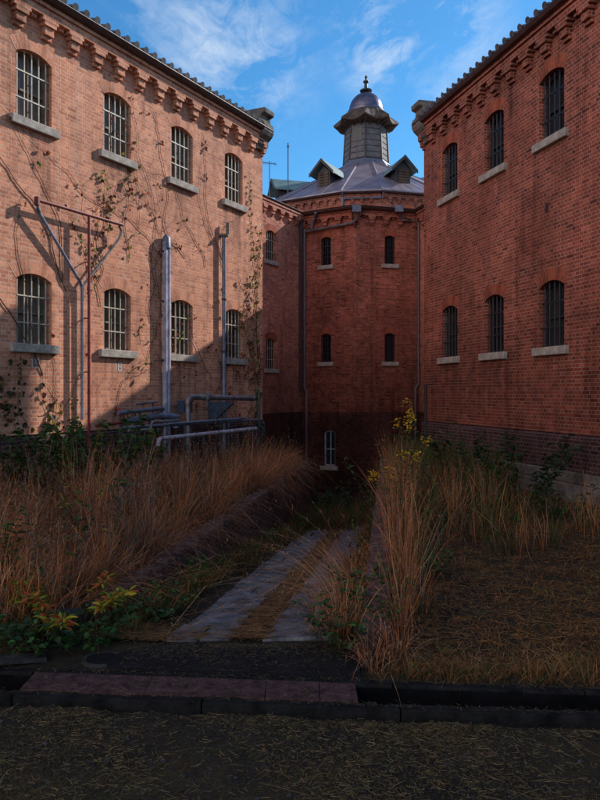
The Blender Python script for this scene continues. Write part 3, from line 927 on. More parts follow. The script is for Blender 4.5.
M['concrete'] = simple('dark_concrete', (.014,.013,.013), .95, var=.9, scale=7, bmp=1.0, c2=(.003,.003,.003))
M['concrete_l'] = simple('pale_concrete', (.055,.05,.05), .9, var=.5, scale=8, bmp=.8, c2=(.015,.015,.015))
M['asphalt'] = simple('rough_asphalt', (.030,.030,.033), .95, var=.35, scale=3, bmp=.9)
am_, nt, b = newmat('speckled_asphalt')
ps = nt.nodes.new('ShaderNodeNewGeometry').outputs['Position']
a1 = noise(nt, ps, 2.2, 7, .7); a2 = noise(nt, ps, 130, 3, .8); av = N(nt, 'ShaderNodeTexVoronoi', Scale=110.0); L(nt, ps, av.inputs['Vector'])
cc = ramp(nt, a1, [(.35, (.016,.015,.016)), (.55, (.034,.033,.036)), (.7, (.055,.050,.048))])
cc = mixc(nt, mapr(nt, a2, .55, .72, 0, .8), cc, (.13,.12,.115))
cc = mixc(nt, 1, cc, ramp(nt, av.outputs['Distance'], [(.0, (1.3,1.3,1.3)), (.7, (.35,.35,.35))]), 'MULTIPLY')
L(nt, cc, b.inputs['Base Color']); b.inputs['Roughness'].default_value = .95; b.inputs['Specular IOR Level'].default_value = .15
bump(nt, b, math_(nt, 'ADD', a2, math_(nt, 'MULTIPLY', av.outputs['Distance'], -.8)), 1.0, .02)
M['asphalt'] = am_
M['rustplate'] = simple('rusty_plate', (.085,.045,.044), .85, metal=.0, var=.7, scale=13, bmp=1.0, c2=(.022,.011,.013))
M['slab'] = simple('stone_slab', (.19,.185,.19), .85, var=.5, scale=5, bmp=.9, c2=(.032,.032,.036))

# drain: U channel with kerbs
dr = MB()
def dbox(x0, x1, d0, d1, z0, z1, mb=dr, step=.5, jit=0):
    J = {}
    n = max(1, int((x1-x0)/step))
    for i in range(n):
        a = x0+(x1-x0)*i/n; b_ = x0+(x1-x0)*(i+1)/n
        P = [Vector((x, yc(x)+d, z)) for z in (z0, z1) for d in (d0, d1) for x in (a, b_)]
        if jit:
            for v_, key in zip(P, [(round(x, 4), d, z) for z in (z0, z1) for d in (d0, d1) for x in (a, b_)]):
                if key not in J: J[key] = (random.gauss(0, jit), random.gauss(0, jit) - (abs(random.gauss(0, jit*2.5)) if random.random() < .12 else 0))
                if key[2] == z1: v_.y += J[key][0]; v_.z += J[key][1]
        for q in ((0,1,5,4), (3,2,6,7), (4,5,7,6)) + (((0,4,6,2),) if i == 0 else ()) + (((1,3,7,5),) if i == n-1 else ()):
            mb.poly([P[k] for k in q])
x = -9.0
while x < 9:                      # precast lengths with thin joints
    ln = 1.2; j = random.uniform(-.004, .004)
    dbox(x+.004, x+ln-.004, -.215, -.135, -.8, .008+j, step=.09, jit=.0035)
    dbox(x+.004, x+ln-.004, .135, .215, -.8, .012-j, step=.09, jit=.0035)
    x += ln
dbox(-9, 9, -.16, .16, -.85, -.66)
drain = dr.build('drain_channel', M['concrete']); bv = drain.modifiers.new('b', 'BEVEL'); bv.width = .008; bv.segments = 2; tag(drain, 'long dark concrete drain with kerbs crossing the court, open on its right half', 'drain')
lin = MB(); dbox(-9, 9, -.138, -.128, -.8, -.012, lin); dbox(-9, 9, .128, .138, -.8, -.012, lin); dbox(-9, 9, -.13, .13, -.8, -.6, lin)  # near-black liner added to paint the deep shade inside the slot
M['slot_shade'] = simple('painted_slot_shade', (.006,.006,.007), .95, var=.5)
lin.build('drain_shade_liner', M['slot_shade'], drain)
xp = -1.75; k = 0
plabs = ['rusty steel drain cover plate at the far left end of the covered stretch', 'rusty steel drain cover plate second from the left, before the asphalt apron', 'rusty steel drain cover plate third from the left, before the asphalt apron', 'short rusty steel drain cover plate beside the open black slot']
for k, (xa_, xb_) in enumerate(((-1.78, -.98), (-.975, -.22), (-.215, .12), (.125, .355))):
    mb = MB(); zt = .004 + random.uniform(0, .006)
    P = [Vector((x_, yc(x_)+d, z)) for z in (zt-.02, zt+.008) for d in (-.132, .132) for x_ in (xa_, xb_)]
    for q in ((0,2,3,1), (4,5,7,6), (0,1,5,4), (2,6,7,3), (0,4,6,2), (1,3,7,5)): mb.poly([P[i_] for i_ in q])
    o = mb.build('drain_cover', M['rustplate']); tag(o, plabs[k], 'drain cover', 'rusty plates covering the drain')

# asphalt apron
def apron_h(X, Y): return ground_h(X, Y)*0 + .016 - .0*X
ap = MB()
outl = []
for x_ in np.linspace(-1.28, .40, 12): outl.append((x_, yc(x_)+.218))
far = [(.42, 5.05), (.36, 5.24), (.1, 5.29), (-.3, 5.27), (-.7, 5.30), (-1.0, 5.26), (-1.22, 5.16), (-1.32, 5.02), (-1.36, 4.88)]
outl += far
ap.poly([Vector((a, b_, .022 if b_ < 5.1 else .006)) for a, b_ in outl])
for i in range(len(outl)):
    a, b_ = outl[i], outl[(i+1) % len(outl)]
    za = .022 if a[1] < 5.1 else .006; zb_ = .022 if b_[1] < 5.1 else .006
    ap.poly([Vector((a[0], a[1], -.1)), Vector((b_[0], b_[1], -.1)), Vector((b_[0], b_[1], zb_)), Vector((a[0], a[1], za))])
apo = ap.build('asphalt_apron', M['asphalt']); tag(apo, 'dark asphalt apron between the drain and the slab path', kind='structure')

# manhole ring
mh = MB(); mh.lathe([(.115, -.02), (.115, .013), (.145, .013), (.145, -.02)], 28, Matrix.Translation((-1.40, 4.97, 0)))
mho = mh.build('manhole', M['concrete_l'], smooth=False); tag(mho, 'round concrete manhole rim sunk at the left end of the asphalt apron', 'manhole')
mb = MB(); mb.lathe([(.0, .012), (.113, .008)][::-1], 28, Matrix.Translation((-1.40, 4.97, 0))); mb.build('manhole_lid', M['asphalt'], mho)

# ramp path of stone slabs: two tracks
pt = MB(); rr = random.Random(4)
def track(xa_, xb_):
    y = 5.31
    while y < 17:
        ln = rr.uniform(.42, .85); sx_ = .126*(y-5.26)
        two = rr.random() < .4
        cuts = [xa_, xa_+(xb_-xa_)*rr.uniform(.35, .65), xb_] if two else [xa_, xb_]
        for i in range(len(cuts)-1):
            u0, u1 = cuts[i]+.008, cuts[i+1]-.008
            dz = rr.uniform(-.008, .012); tx = rr.uniform(-.012, .012); 
            P = []
            for zz in (-.06, 0):
                for (u, v) in ((u0, y+.01), (u1, y+.01), (u1, y+ln-.01), (u0, y+ln-.01)):
                    jx, jy = (rr.uniform(-.02, .02), rr.uniform(-.02, .02)) if zz == -.06 else (0, 0)
                    if zz == -.06: P.append([u+.126*(v-5.26)+jx, v+jy, 0])
                    else:
                        q = P[len(P)-4]; P.append([q[0], q[1], 0])
            for kx, p in enumerate(P):
                base_ = float(ramp_h(p[1])) + .024 + dz + tx*(1 if kx % 4 in (1, 2) else -1)
                p[2] = base_ - (.07 if kx < 4 else 0)
            P = [Vector(p) for p in P]
            for q in ((4,5,6,7), (0,1,5,4), (1,2,6,5), (2,3,7,6), (3,0,4,7)): pt.poly([P[a] for a in q])
        y += ln
track(-1.03, -.54); track(-.29, .24)
path = pt.build('path', M['slab']); tag(path, 'sunken path of worn grey stone slabs in two tracks descending to the rotunda', kind='structure')
bv = path.modifiers.new('b', 'BEVEL'); bv.width = .009; bv.segments = 2

# retaining walls
def low_wall(xf, y0, y1, label, top=.16, th=.19, seed=1):
    root = empty('retaining_wall', (float(xf(y0)), y0, 0)); tag(root, label, 'low wall')
    rw = random.Random(seed)
    ox, oy = float(xf(y0)), y0
    b1 = MB(); y = y0
    dxy = Vector((xf(y0+1)-xf(y0), 1, 0)).normalized(); sd = Vector((dxy.y, -dxy.x, 0))
    Lw = (y1-y0)/dxy.y; s_ = 0
    b1.box(0, 1, 0, 1, 0, 1) if False else None
    n = int(Lw/.6)
    for i in range(n):
        a, b_ = Lw*i/n, Lw*(i+1)/n
        for sgn in (0,):
            P = []
            for z in (-2.6, top-.077):
                for (u, v) in ((a, -th/2), (b_, -th/2), (b_, th/2), (a, th/2)):
                    p = dxy*u + sd*v; P.append(Vector((p.x, p.y, z)))
            for q in ((0,1,5,4), (2,3,7,6), (4,5,6,7)): b1.poly([P[k_] for k_ in q][::-1])
            if i == 0: b1.poly([P[0], P[4], P[7], P[3]])
            if i == n-1: b1.poly([P[1], P[2], P[6], P[5]])
    w = b1.build('wall', M['brick_low'], root)
    cp = MB(); u = 0
    while u < Lw:
        bl = .108
        if rw.random() > .05:
            j = rw.uniform(-.018, .018); dz = rw.uniform(-.018, .012); h_ = .07
            if rw.random() < .06: dz += .03
            P = []
            tw = rw.uniform(-.03, .03)
            for z in (top-.076, top-.006+dz):
                for (uu, v) in ((u+.008, -th/2-.012+j), (u+bl-.008, -th/2-.012+j+tw*.3), (u+bl-.008, th/2+.012+j+tw*.3), (u+.008, th/2+.012+j)):
                    p = dxy*uu + sd*v; P.append(Vector((p.x, p.y, z)))
            for q in ((3,2,1,0), (4,5,6,7), (0,1,5,4), (1,2,6,5), (2,3,7,6), (3,0,4,7)): cp.poly([P[k_] for k_ in q])
        u += bl
    c_ = cp.build('coping', M['copbrick'], root)
    bv = c_.modifiers.new('b', 'BEVEL'); bv.width = .008; bv.segments = 1
    return root
M['copbrick'] = simple('weathered_coping_brick', (.15,.085,.075), .9, var=.5, scale=8, bmp=1.0, c2=(.035,.022,.02))
wr = low_wall(xr, 5.0, 18.0, 'low weathered brick retaining wall along the right side of the sunken path', seed=3)
wl = low_wall(xl, 5.7, 17.5, 'low weathered brick retaining wall along the left side of the sunken path', seed=5)
# cross retaining walls at the foot of the plots, down to the rotunda court
def straight_wall(p, q, z0, z1, th, mat, name, label):
    mb = MB(); d = (q-p).normalized(); s_ = Vector((-d.y, d.x, 0))*th/2
    A_ = [p-s_, p+s_, p+s_+Vector((0,0,z1-z0)), p-s_+Vector((0,0,z1-z0))]
    A_ = [v+Vector((0,0,z0)) for v in A_]; B_ = [v+(q-p) for v in A_]
    mb.prism(None, (A_, B_)); o = mb.build(name, M[mat]); tag(o, label, 'wall'); return o
# broken brick pier stub at the near end of right wall
pr_ = MB(); rs = random.Random(9)

pr_.box(.45, .59, 4.87, 4.985, -.05, .07)
for (cx_, cy_, cz_, rz_, tl_) in ((.47, 4.86, .03, .1, 0), (.58, 4.87, .035, -.15, .05), (.475, 4.95, .03, .05, 0), (.585, 4.955, .03, 0, 0), (.50, 4.88, .105, .35, .1), (.575, 4.95, .11, -.25, -.12), (.47, 4.96, .10, 1.4, .05), (.54, 4.93, .17, .7, .25), (.61, 4.83, -.01, 1.0, .3)):
    Mq = Matrix.Translation((cx_, cy_, cz_)) @ Matrix.Rotation(rz_, 4, 'Z') @ Matrix.Rotation(tl_, 4, 'X')
    pr_.box(-.055+rs.uniform(-.01, .01), .05, -.05, .05+rs.uniform(-.01, .01), -.034, .034, Mq)
M['stub'] = simple('mossy_broken_brick', (.05,.026,.022), .95, var=.6, scale=14, bmp=1.0, c2=(.02,.017,.012))
po = pr_.build('brick_stub', M['stub']); tag(po, 'broken brick block standing at the near end of the right path wall', 'brick block')
bv = po.modifiers.new('b', 'BEVEL'); bv.width = .010; bv.segments = 2

# rubble and plank at lower left
def rock(name, label, cat, loc, sc, mat, seed, flat=.6):
    bmr = bmesh.new(); bmesh.ops.create_icosphere(bmr, subdivisions=2, radius=1)
    r_ = random.Random(seed)
    pl = [Vector((r_.gauss(0,1), r_.gauss(0,1), r_.gauss(0,1))).normalized() for _ in range(9)]
    for v in bmr.verts:
        for p in pl:
            d = v.co.dot(p)
            if d > .68: v.co -= p*(d-.68)
        v.co.x *= sc[0]; v.co.y *= sc[1]; v.co.z *= sc[2]
    me = bpy.data.meshes.new(name); bmr.to_mesh(me); bmr.free(); me.materials.append(M[mat])
    o = bpy.data.objects.new(name, me); col.objects.link(o); o.location = loc
    tag(o, label, cat); return o
rock('concrete_rubble', 'pale lump of broken concrete under the yellow and orange leaves at lower left', 'rubble', (-1.80, 5.42, .13), (.17, .13, .13), 'concrete_l', 3)
pk = MB(); Mx = Matrix.Translation((-2.12, 4.82, .05)) @ Matrix.Rotation(R(28), 4, 'Z') @ Matrix.Rotation(R(6), 4, 'Y')
pk.box(-.5, .35, -.06, .06, -.015, .015, Mx); po = pk.build('plank', M['concrete_l']); tag(po, 'grey weathered plank lying on the ground at the far left by the drain', 'plank')

# ------------------------------------------------------------------ pipes on the left block
p0L = Vector((-12, 0, 0))
def LW(px, y, out):
    k = (px-300)/700; d = (nL.dot(p0L)+out)/(nL.x*k+nL.y); return PX(px, y, d)
def LS(s, z, out): return p0L + tL*s + nL*out + Vector((0,0,z))
def pipe(pts, r, mat, name, label, cat, n=10, extra=None):
    mb = MB(); mb.tube(pts, r, n); o = mb.build(name, M[mat], None, smooth=True); 
    if label: tag(o, label, cat)
    return o
def clamp(px, y, out, parent, r=.05, mat='darkpipe'):
    p = LW(px, y, out); q = p - nL*out*1.0
    mb = MB(); mb.tube([q, p], .014, 6); mb.tube([p-Vector((0,0,.02)), p+Vector((0,0,.02))], r, 10)
    return mb.build('pipe_clip', M[mat], parent, smooth=True)
# red T frame
tf = empty('pipe_gantry', LW(89, 470, .17)); tf.location.z = 0
tag(tf, 'red painted steel T frame against the sunlit wall with grey pipes slung below', 'pipe frame')
def sub(ob, root):
    """reparent a world-space mesh under a root without moving it"""
    ob.parent = root; ob.matrix_parent_inverse = Matrix.Translation(-root.location)
    return ob
def tpart(pts, r, mat, name, n=8):
    mb = MB(); mb.tube([p - tf.location for p in pts], r, n); return mb.build(name, M[mat], tf, smooth=True)
top = LW(89, 217, .17); bot = Vector((top.x, top.y, -.1))
tpart([bot, top], .030, 'redpipe', 'post')
sT = (LW(122, 225, .17)-LW(36, 200, .17)); a_ = LW(36, 200, .17); 
tpart([LW(35.5, 199.5, .17), LW(122.5, 225, .17)], .032, 'redpipe', 'crossbar')
tpart([LW(37, 197, .17), LW(37, 205, .17)], .05, 'redpipe', 'end_clamp')
tpart([LW(36.5, 203, .15), LW(40, 214, .13), LW(80, 282, .08), LW(82, 288, .06), LW(82, 420, .06)], .028, 'greypipe', 'conduit')
tpart([LW(119, 226, .15), LW(121.5, 231, .14), LW(119, 239, .12), LW(86, 282, .09), LW(83, 287, .085), LW(83, 300, .075)], .024, 'zinc', 'conduit')
tpart([LW(37.5, 208, .145), LW(39.5, 213, .13)], .033, 'bluebox', 'tape_band')
for yy in (262, 318, 372):
    q = top.copy(); q.z = LW(89, yy, .17).z
    tpart([q, q - nL*.17], .012, 'redpipe', 'wall_tie', 6)
# lagged duct
du = empty('cable_duct', LW(163, 430, .1)); du.location.z = 0; tag(du, 'tall pale lavender lagged duct rising up the wall left of the third lower window', 'duct')
s_d = (LW(163, 300, 0)-p0L).dot(tL)
ztop = LW(163, 236, .1).z
mb = MB()
for so, zt in ((-.055, ztop-.12), (.055, ztop-.10)):
    P = [LS(s_d+so, -.1, .10), LS(s_d+so, zt, .10)]
    mb.tube([p-du.location for p in P], .058, 10)
mb.build('duct_pipe', M['palepipe'], du, smooth=True)
mb = MB(); mb.tube([LS(s_d, ztop-.25, .10)-du.location, LS(s_d, ztop-.02, .10)-du.location, LS(s_d, ztop+.06, .10)-du.location], [.10, .09, .02], 10); mb.build('duct_cap', M['lead'], du, smooth=True)
for z in (1.3, 2.6, 3.9, 5.0):
    mb = MB(); mb.tube([LS(s_d-.14, z, .10)-du.location, LS(s_d+.14, z, .10)-du.location], .028, 6); mb.build('band', M['darkpipe'], du, smooth=True)
# slim drainpipe between third and fourth windows
sp_ = empty('conduit_pipe', LW(221, 430, .1)); sp_.location.z = 0; tag(sp_, 'slim blue grey conduit running up the wall between the third and fourth lower windows', 'pipe')
s_p = (LW(221, 300, 0)-p0L).dot(tL); zt = LW(221, 234, .1).z
mb = MB(); mb.tube([LS(s_p, -.1, .09)-sp_.location, LS(s_p, zt, .09)-sp_.location], .048, 10); mb.build('pipe_run', M['greypipe'], sp_, smooth=True)
mb = MB(); Mx_ = Matrix.Translation(LS(s_p, zt, 0)-sp_.location)
mb.box(-.10, .10, -.08, .08, -.03, .02, Mx_ @ Matrix.Translation(nL*.1)); 
q = LS(s_p+.12, zt+.03, .12)-sp_.location
mb.tube([q, q+Vector((0,0,.30))], .045, 10); mb.build('insulator', M['frame'], sp_, smooth=True)
for z in (1.6, 2.9, 4.2):
    mb = MB(); q = LS(s_p, z, .09)-sp_.location; mb.tube([q-Vector((0,0,.025)), q+Vector((0,0,.025))], .062, 10); mb.build('band', M['darkpipe'], sp_, smooth=True)
# steam pipe run low on the wall
st_ = empty('steam_pipe', LW(187, 440, .65)); st_.location.z = 0; tag(st_, 'thick galvanised pipe with elbow and flange crossing low before the fourth window', 'pipe')
def stp(pts, r, mat, name, n=12):
    mb = MB(); mb.tube([p - st_.location for p in pts], r, n); return mb.build(name, M[mat], st_, smooth=True)
A0 = LW(188, 397, .65); sA = (A0-p0L).dot(tL)
zA = A0.z; sB = sA + 2.6
stp([LS(sA, -.2, .65), LS(sA, zA-.13, .65)], .062, 'zinc', 'riser')
stp([LS(sA, zA-.16, .65), LS(sA+.01, zA-.07, .65), LS(sA+.06, zA-.015, .65), LS(sA+.15, zA, .65)], .075, 'zinc', 'elbow')
stp([LS(sA+.13, zA, .65), LS(sB, zA-.05, .65)], .062, 'zinc', 'pipe_run')
stp([LS(sA+.60, zA, .65), LS(sA+.66, zA, .65)], .105, 'zinc', 'flange', 16)
stp([LS(sA+.68, zA, .65), LS(sA+.73, zA, .65)], .105, 'zinc', 'flange', 16)
mb = MB(); q0 = LS(sA+1.55, zA-.12, 0)-st_.location
A_ = [q0+nL*.0, q0+nL*.72, q0+nL*.05-Vector((0,0,.75))]; A_ = [A_[0], A_[1], A_[1]-Vector((0,0,.06)), A_[2]+Vector((0,0,.18))]
mb.prism(None, (A_, [v+tL*.07 for v in A_])); mb.build('wall_bracket', M['bluebox'], st_)
# secondary pipes
def runpipe(pts, r, mat, label, name='pipe'):
    o = empty(name, (pts[0].x, pts[0].y, 0)); tag(o, label, 'pipe', )
    mb = MB(); mb.tube([p - o.location for p in pts], r, 10); mb.build('pipe_run', M[mat], o, smooth=True)
    # feet
    for f in (.25, .8):
        mb = MB()
        k_ = f*(len(pts)-1); i_ = int(k_); p = pts[i_].lerp(pts[min(i_+1, len(pts)-1)], k_-i_) - o.location
        mb.tube([Vector((p.x, p.y, -.05)), p], .02, 6)
        mb.build('support_leg', M['darkpipe'], o, smooth=True)
    return o
runpipe([LW(158, 446, 1.1), LW(158.5, 440, 1.1), LW(161, 438.5, 1.1), LW(256, 428.5, 1.1)], .043, 'palepipe', 'pale pipe running along lowest of the pipes just above the grass')
runpipe([LW(120, 428, .75), LW(150, 426, .75), LW(258, 419.8, .75)], .032, 'lead', 'long grey pipe running under the thick galvanised pipe')
runpipe([LW(118, 413, .5), LW(160, 408.5, .5), LW(163, 409, .3)], .045, 'lead', 'lead grey pipe joining the foot of the pale duct')
runpipe([LW(122, 422, .4), LW(158, 415, .4), LW(176, 417, .4), LW(176, 428, .4)], .07, 'greypipe', 'stout blue grey pipe bending down beside the duct foot')
runpipe([LW(128, 431, .9), LW(150, 429.5, .9), LW(152, 422, .7), LW(178, 420.5, .7)], .026, 'zinc', 'thin galvanised pipe with a kink left of the elbow riser')
runpipe([LW(135, 411, .35), LW(135, 404, .35), LW(150, 402.5, .35), LW(157, 402, .2)], .022, 'zinc', 'thin hooked pipe left of the pale duct')
runpipe([LW(168, 424, .8), LW(200, 421.5, .8), LW(246, 418, .8)], .024, 'greypipe', 'thin blue grey pipe just below the galvanised run')
runpipe([LW(96, 426, .5), LW(122, 422.5, .5), LW(124, 418, .5), LW(121, 411, .3), LW(116, 408, .05)], .03, 'redpipe', 'bent red pipe low on the wall right of the T frame')
runpipe([LW(259, 386, .15), LW(259, 424, .15), LW(264, 430, .15)], .03, 'greenpipe', 'thin green pipe standing near the corner of the sunlit block')
vbx = MB(); q = LW(185, 407, .25); Mx_ = Matrix.Translation(q) @ Matrix.Rotation(angL, 4, 'Z')
vbx.box(-.16, .16, -.09, .09, -.13, .13, Mx_); vbx.box(-.18, .18, -.11, .11, .13, .15, Mx_)
vb = vbx.build('junction_box', M['bluebox']); tag(vb, 'small blue grey junction box behind the elbow of the galvanised pipe', 'junction box')
# pipe stub by the right block corner
q = PX(430.5, 385, 17.6); mb = MB(); mb.tube([Vector((q.x-.12, q.y, 0)), Vector((q.x-.12, q.y, q.z))], .035, 8); mb.tube([Vector((q.x-.12, q.y, q.z)), Vector((q.x+.1, q.y, q.z+.03))], .02, 6)
o = mb.build('rusty_standpipe', M['frame_d'], smooth=True); tag(o, 'thin rusty standpipe at the near corner of the shaded right block', 'pipe')

# antennas behind
mb = MB(); q = PX(288, 176, 36.5)
mb.tube([Vector((q.x, q.y, EYE+8.0)), PX(288, 150, 36.5), PX(288, 143, 36.5)], .03, 6); mb.tube([PX(286.8, 146.5, 36.5), PX(289.2, 146.5, 36.5)], .05, 6)
o = mb.build('lightning_mast', M['lead'], smooth=True); tag(o, 'thin grey mast rising behind the green roofed dormer', 'mast')
mb = MB(); d_ = 36
mb.tube([Vector((PX(269.5, 180, d_).x, d_, EYE+8.0)), PX(269.5, 161, d_)], .022, 6); mb.tube([PX(262.5, 162.5, d_), PX(276, 164, d_)], .016, 5)
for px in (263.5, 265.5, 268, 271.5, 274, 275.7):
    c_ = PX(px, 162.6+(px-262.5)*.11, d_); mb.tube([c_-Vector((.05,.28,.05)), c_+Vector((.05,.28,.05))], .010, 4)
    mb.tube([c_-Vector((0,0,.10)), c_+Vector((0,0,.10))], .008, 4)
o = mb.build('tv_antenna', M['lead'], smooth=True); tag(o, 'small television aerial beside the corner of the sunlit block', 'antenna')
CLOUD_OFF = (1.3, .4, 0); SKY_TINT = (.55, 1.0, 1.12); BACK_FILL = (17, 14.6, 13.8); CLOUD_COL = (5.6, 6.2, 6.8); SKY_STR = .15

# ------------------------------------------------------------------ vegetation
def vegmat(name, trans=.35, rough=.7, var=.5):
    m = bpy.data.materials.new(name); m.use_nodes = True; nt = m.node_tree
    for n in list(nt.nodes): nt.nodes.remove(n)
    out = nt.nodes.new('ShaderNodeOutputMaterial')
    at = nt.nodes.new('ShaderNodeAttribute'); at.attribute_name = 'Col'
    d = nt.nodes.new('ShaderNodeBsdfPrincipled'); d.inputs['Roughness'].default_value = rough; d.inputs['Specular IOR Level'].default_value = .25
    t = nt.nodes.new('ShaderNodeBsdfTranslucent')
    mx = nt.nodes.new('ShaderNodeMixShader'); mx.inputs[0].default_value = trans
    L(nt, at.outputs['Color'], d.inputs['Base Color']); L(nt, at.outputs['Color'], t.inputs['Color'])
    L(nt, d.outputs[0], mx.inputs[1]); L(nt, t.outputs[0], mx.inputs[2]); L(nt, mx.outputs[0], out.inputs[0])
    return m
VG = vegmat('dry_grass_blades', .3); VL = vegmat('plant_leaves', .4, .5); VS = vegmat('plant_stems', 0, .8)

def mesh_np(name, V, F, Cc, mat, parent=None, smooth=False):
    me = bpy.data.meshes.new(name); k = F.shape[1]
    me.vertices.add(len(V)); me.vertices.foreach_set('co', V.astype(np.float32).ravel())
    me.loops.add(F.size); me.loops.foreach_set('vertex_index', F.astype(np.int32).ravel())
    me.polygons.add(len(F)); me.polygons.foreach_set('loop_start', np.arange(0, F.size, k, dtype=np.int32))
    me.update(calc_edges=True)
    a = me.color_attributes.new('Col', 'FLOAT_COLOR', 'POINT')
    a.data.foreach_set('color', np.concatenate([Cc, np.ones((len(Cc), 1))], 1).astype(np.float32).ravel())
    me.materials.append(mat)
    o = bpy.data.objects.new(name, me); col.objects.link(o)
    if parent is not None: o.parent = parent
    return o
def blade_arrays(base, h, az, lean, width, colr, seg=5, tipdroop=.25, tipcol=None, kink=.05):
    n = len(base); t = np.linspace(0, 1, seg+1)[None, :, None]
    dirv = np.stack([np.cos(az), np.sin(az), np.zeros(n)], 1)[:, None, :]
    H = h[:, None, None]; Ln = lean[:, None, None]
    p = base[:, None, :] + dirv*H*Ln*(t**1.8) + np.array([0,0,1.])[None, None, :]*H*(t*np.sqrt(np.clip(1-(.55*Ln)**2, .08, 1)) - tipdroop*Ln*t**3)
    az2 = az + rng.uniform(0, 6.28, n); side2 = np.stack([np.cos(az2), np.sin(az2), np.zeros(n)], 1)[:, None, :]
    p = p + side2*H*kink*np.sin(t*rng.uniform(2, 7, (n,1,1)) + rng.uniform(0, 6, (n,1,1)))*t
    sa = rng.uniform(0, 6.28, n); sd = np.stack([np.cos(sa), np.sin(sa), np.zeros(n)], 1)[:, None, :]
    brk = (rng.random(n) < .22)[:, None, None]; tb = rng.uniform(.45, .8, n)[:, None, None]; ov = np.maximum(t-tb, 0)*brk
    p = p + side2*H*ov*.75 - np.array([0,0,1.])*H*ov*rng.uniform(.6, 1.7, (n, 1, 1))
    w = width[:, None, None]*(1-t**2*.85)*.5
    V = np.stack([p-sd*w, p+sd*w], 2).reshape(n*(seg+1)*2, 3)
    i0 = (np.arange(n)*(seg+1)*2)[:, None] + (np.arange(seg)*2)[None, :]
    F = np.stack([i0, i0+1, i0+3, i0+2], 2).reshape(-1, 4)
    tc = colr if tipcol is None else tipcol
    cc = colr[:, None, :]*(1-t) + tc[:, None, :]*t
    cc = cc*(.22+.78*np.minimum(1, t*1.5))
    Cc = np.repeat(cc[:, :, None, :], 2, 2).reshape(-1, 3)
    return V, F, Cc
def pick(pal, n, var=.18):
    pal = np.array(pal); i = rng.integers(0, len(pal), n)
    return pal[i]*rng.uniform(1-var, 1+var, (n, 1))*rng.uniform(.93, 1.07, (n, 3))
DRY = [(0.779,0.271,0.088), (0.637,0.201,0.065), (0.472,0.165,0.065), (0.826,0.401,0.165), (0.283,0.094,0.041), (0.637,0.354,0.189), (0.378,0.248,0.212), (0.142,0.059,0.035), (0.212,0.083,0.041)]
DRY_D = [(.26,.095,.034), (.18,.065,.026), (.30,.14,.055), (.12,.05,.024), (.20,.12,.07)]
MAT_ = [(0.314,0.132,0.036), (0.214,0.091,0.030), (0.429,0.206,0.066), (0.116,0.056,0.023), (0.281,0.173,0.074)]
GREENS = [(.06,.12,.028), (.08,.14,.03), (.045,.08,.024), (.13,.15,.035)]
def join(parts):
    V = []; F = []; Cc = []; o = 0
    for v, f, c in parts: V.append(v); F.append(f+o); Cc.append(c); o += len(v)
    return np.concatenate(V), np.concatenate(F), np.concatenate(Cc)
def clumps(n_cl, region, per, hr, pal, lean=(.05,.45), spread=.13, width=(.004,.009), wind=None, seg=5, tip=None, hfun=None, droop=.25):
    P = []
    while len(P) < n_cl:
        x_, y_ = region()
        if x_ is not None: P.append((x_, y_))
    P = np.array(P); k = rng.integers(int(per*.5), int(per*1.5), n_cl); tot = k.sum(); idx = np.repeat(np.arange(n_cl), k)
    r_ = np.abs(rng.normal(0, spread, tot)); a = rng.uniform(0, 6.28, tot)
    bx_ = P[idx, 0]+r_*np.cos(a); by_ = P[idx, 1]+r_*np.sin(a)
    ch = rng.uniform(hr[0], hr[1], n_cl)
    if hfun is not None: ch = ch*hfun(P[:, 0], P[:, 1])
    cl_tone = rng.uniform(.65, 1.2, n_cl)[idx][:, None]
    h = ch[idx]*rng.uniform(.5, 1.08, tot)
    az = a + rng.normal(0, .6, tot)
    ln = rng.uniform(lean[0], lean[1], tot)
    if wind is not None:
        wx = ln*np.cos(az)+wind[0]; wy = ln*np.sin(az)+wind[1]; az = np.arctan2(wy, wx); ln = np.hypot(wx, wy)
    base_ = np.stack([bx_, by_, ground_h(bx_, by_)-.02], 1)
    c1 = pick(pal, tot)*cl_tone; c2 = c1*1.15 if tip is None else pick(tip, tot)*cl_tone
    return blade_arrays(base_, h, az, ln, rng.uniform(width[0], width[1], tot), c1, seg=seg, tipcol=c2, tipdroop=droop)

def in_left(ymin=5.4, ymax=17.5):
    y_ = rng.uniform(ymin, ymax)**1.0
    y_ = ymin + (ymax-ymin)*rng.random()**1.25
    x_ = rng.uniform(max(-12+.575*y_+.35, -.47*y_-.3), xl(y_)-.12)
    return (x_, y_) if x_ < xl(y_)-.1 else (None, None)
def hleft(x_, y_):
    # taller at far left / middle, lower near pipes and right edge
    return np.where(y_ > 13.5, .66, 1.0)*np.where(y_ < 6.2, .8, 1.0)*(.90+.30*smooth_noise(x_, y_, 1.1, 8)+.28*smooth_noise(x_, y_, 3.7, 4))
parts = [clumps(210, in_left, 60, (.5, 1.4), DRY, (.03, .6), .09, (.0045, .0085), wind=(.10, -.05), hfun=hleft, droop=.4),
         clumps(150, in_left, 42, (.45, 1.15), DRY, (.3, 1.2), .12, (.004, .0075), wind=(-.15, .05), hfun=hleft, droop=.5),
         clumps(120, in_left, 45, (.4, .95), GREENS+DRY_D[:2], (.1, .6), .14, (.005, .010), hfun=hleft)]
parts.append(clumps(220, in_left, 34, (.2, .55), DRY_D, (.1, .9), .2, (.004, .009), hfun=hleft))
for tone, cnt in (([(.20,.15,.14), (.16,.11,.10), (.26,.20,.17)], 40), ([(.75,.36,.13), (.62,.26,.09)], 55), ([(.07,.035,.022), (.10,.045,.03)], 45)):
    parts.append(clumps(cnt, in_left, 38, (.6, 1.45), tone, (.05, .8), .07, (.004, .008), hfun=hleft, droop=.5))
V, F, Cc = join(parts)
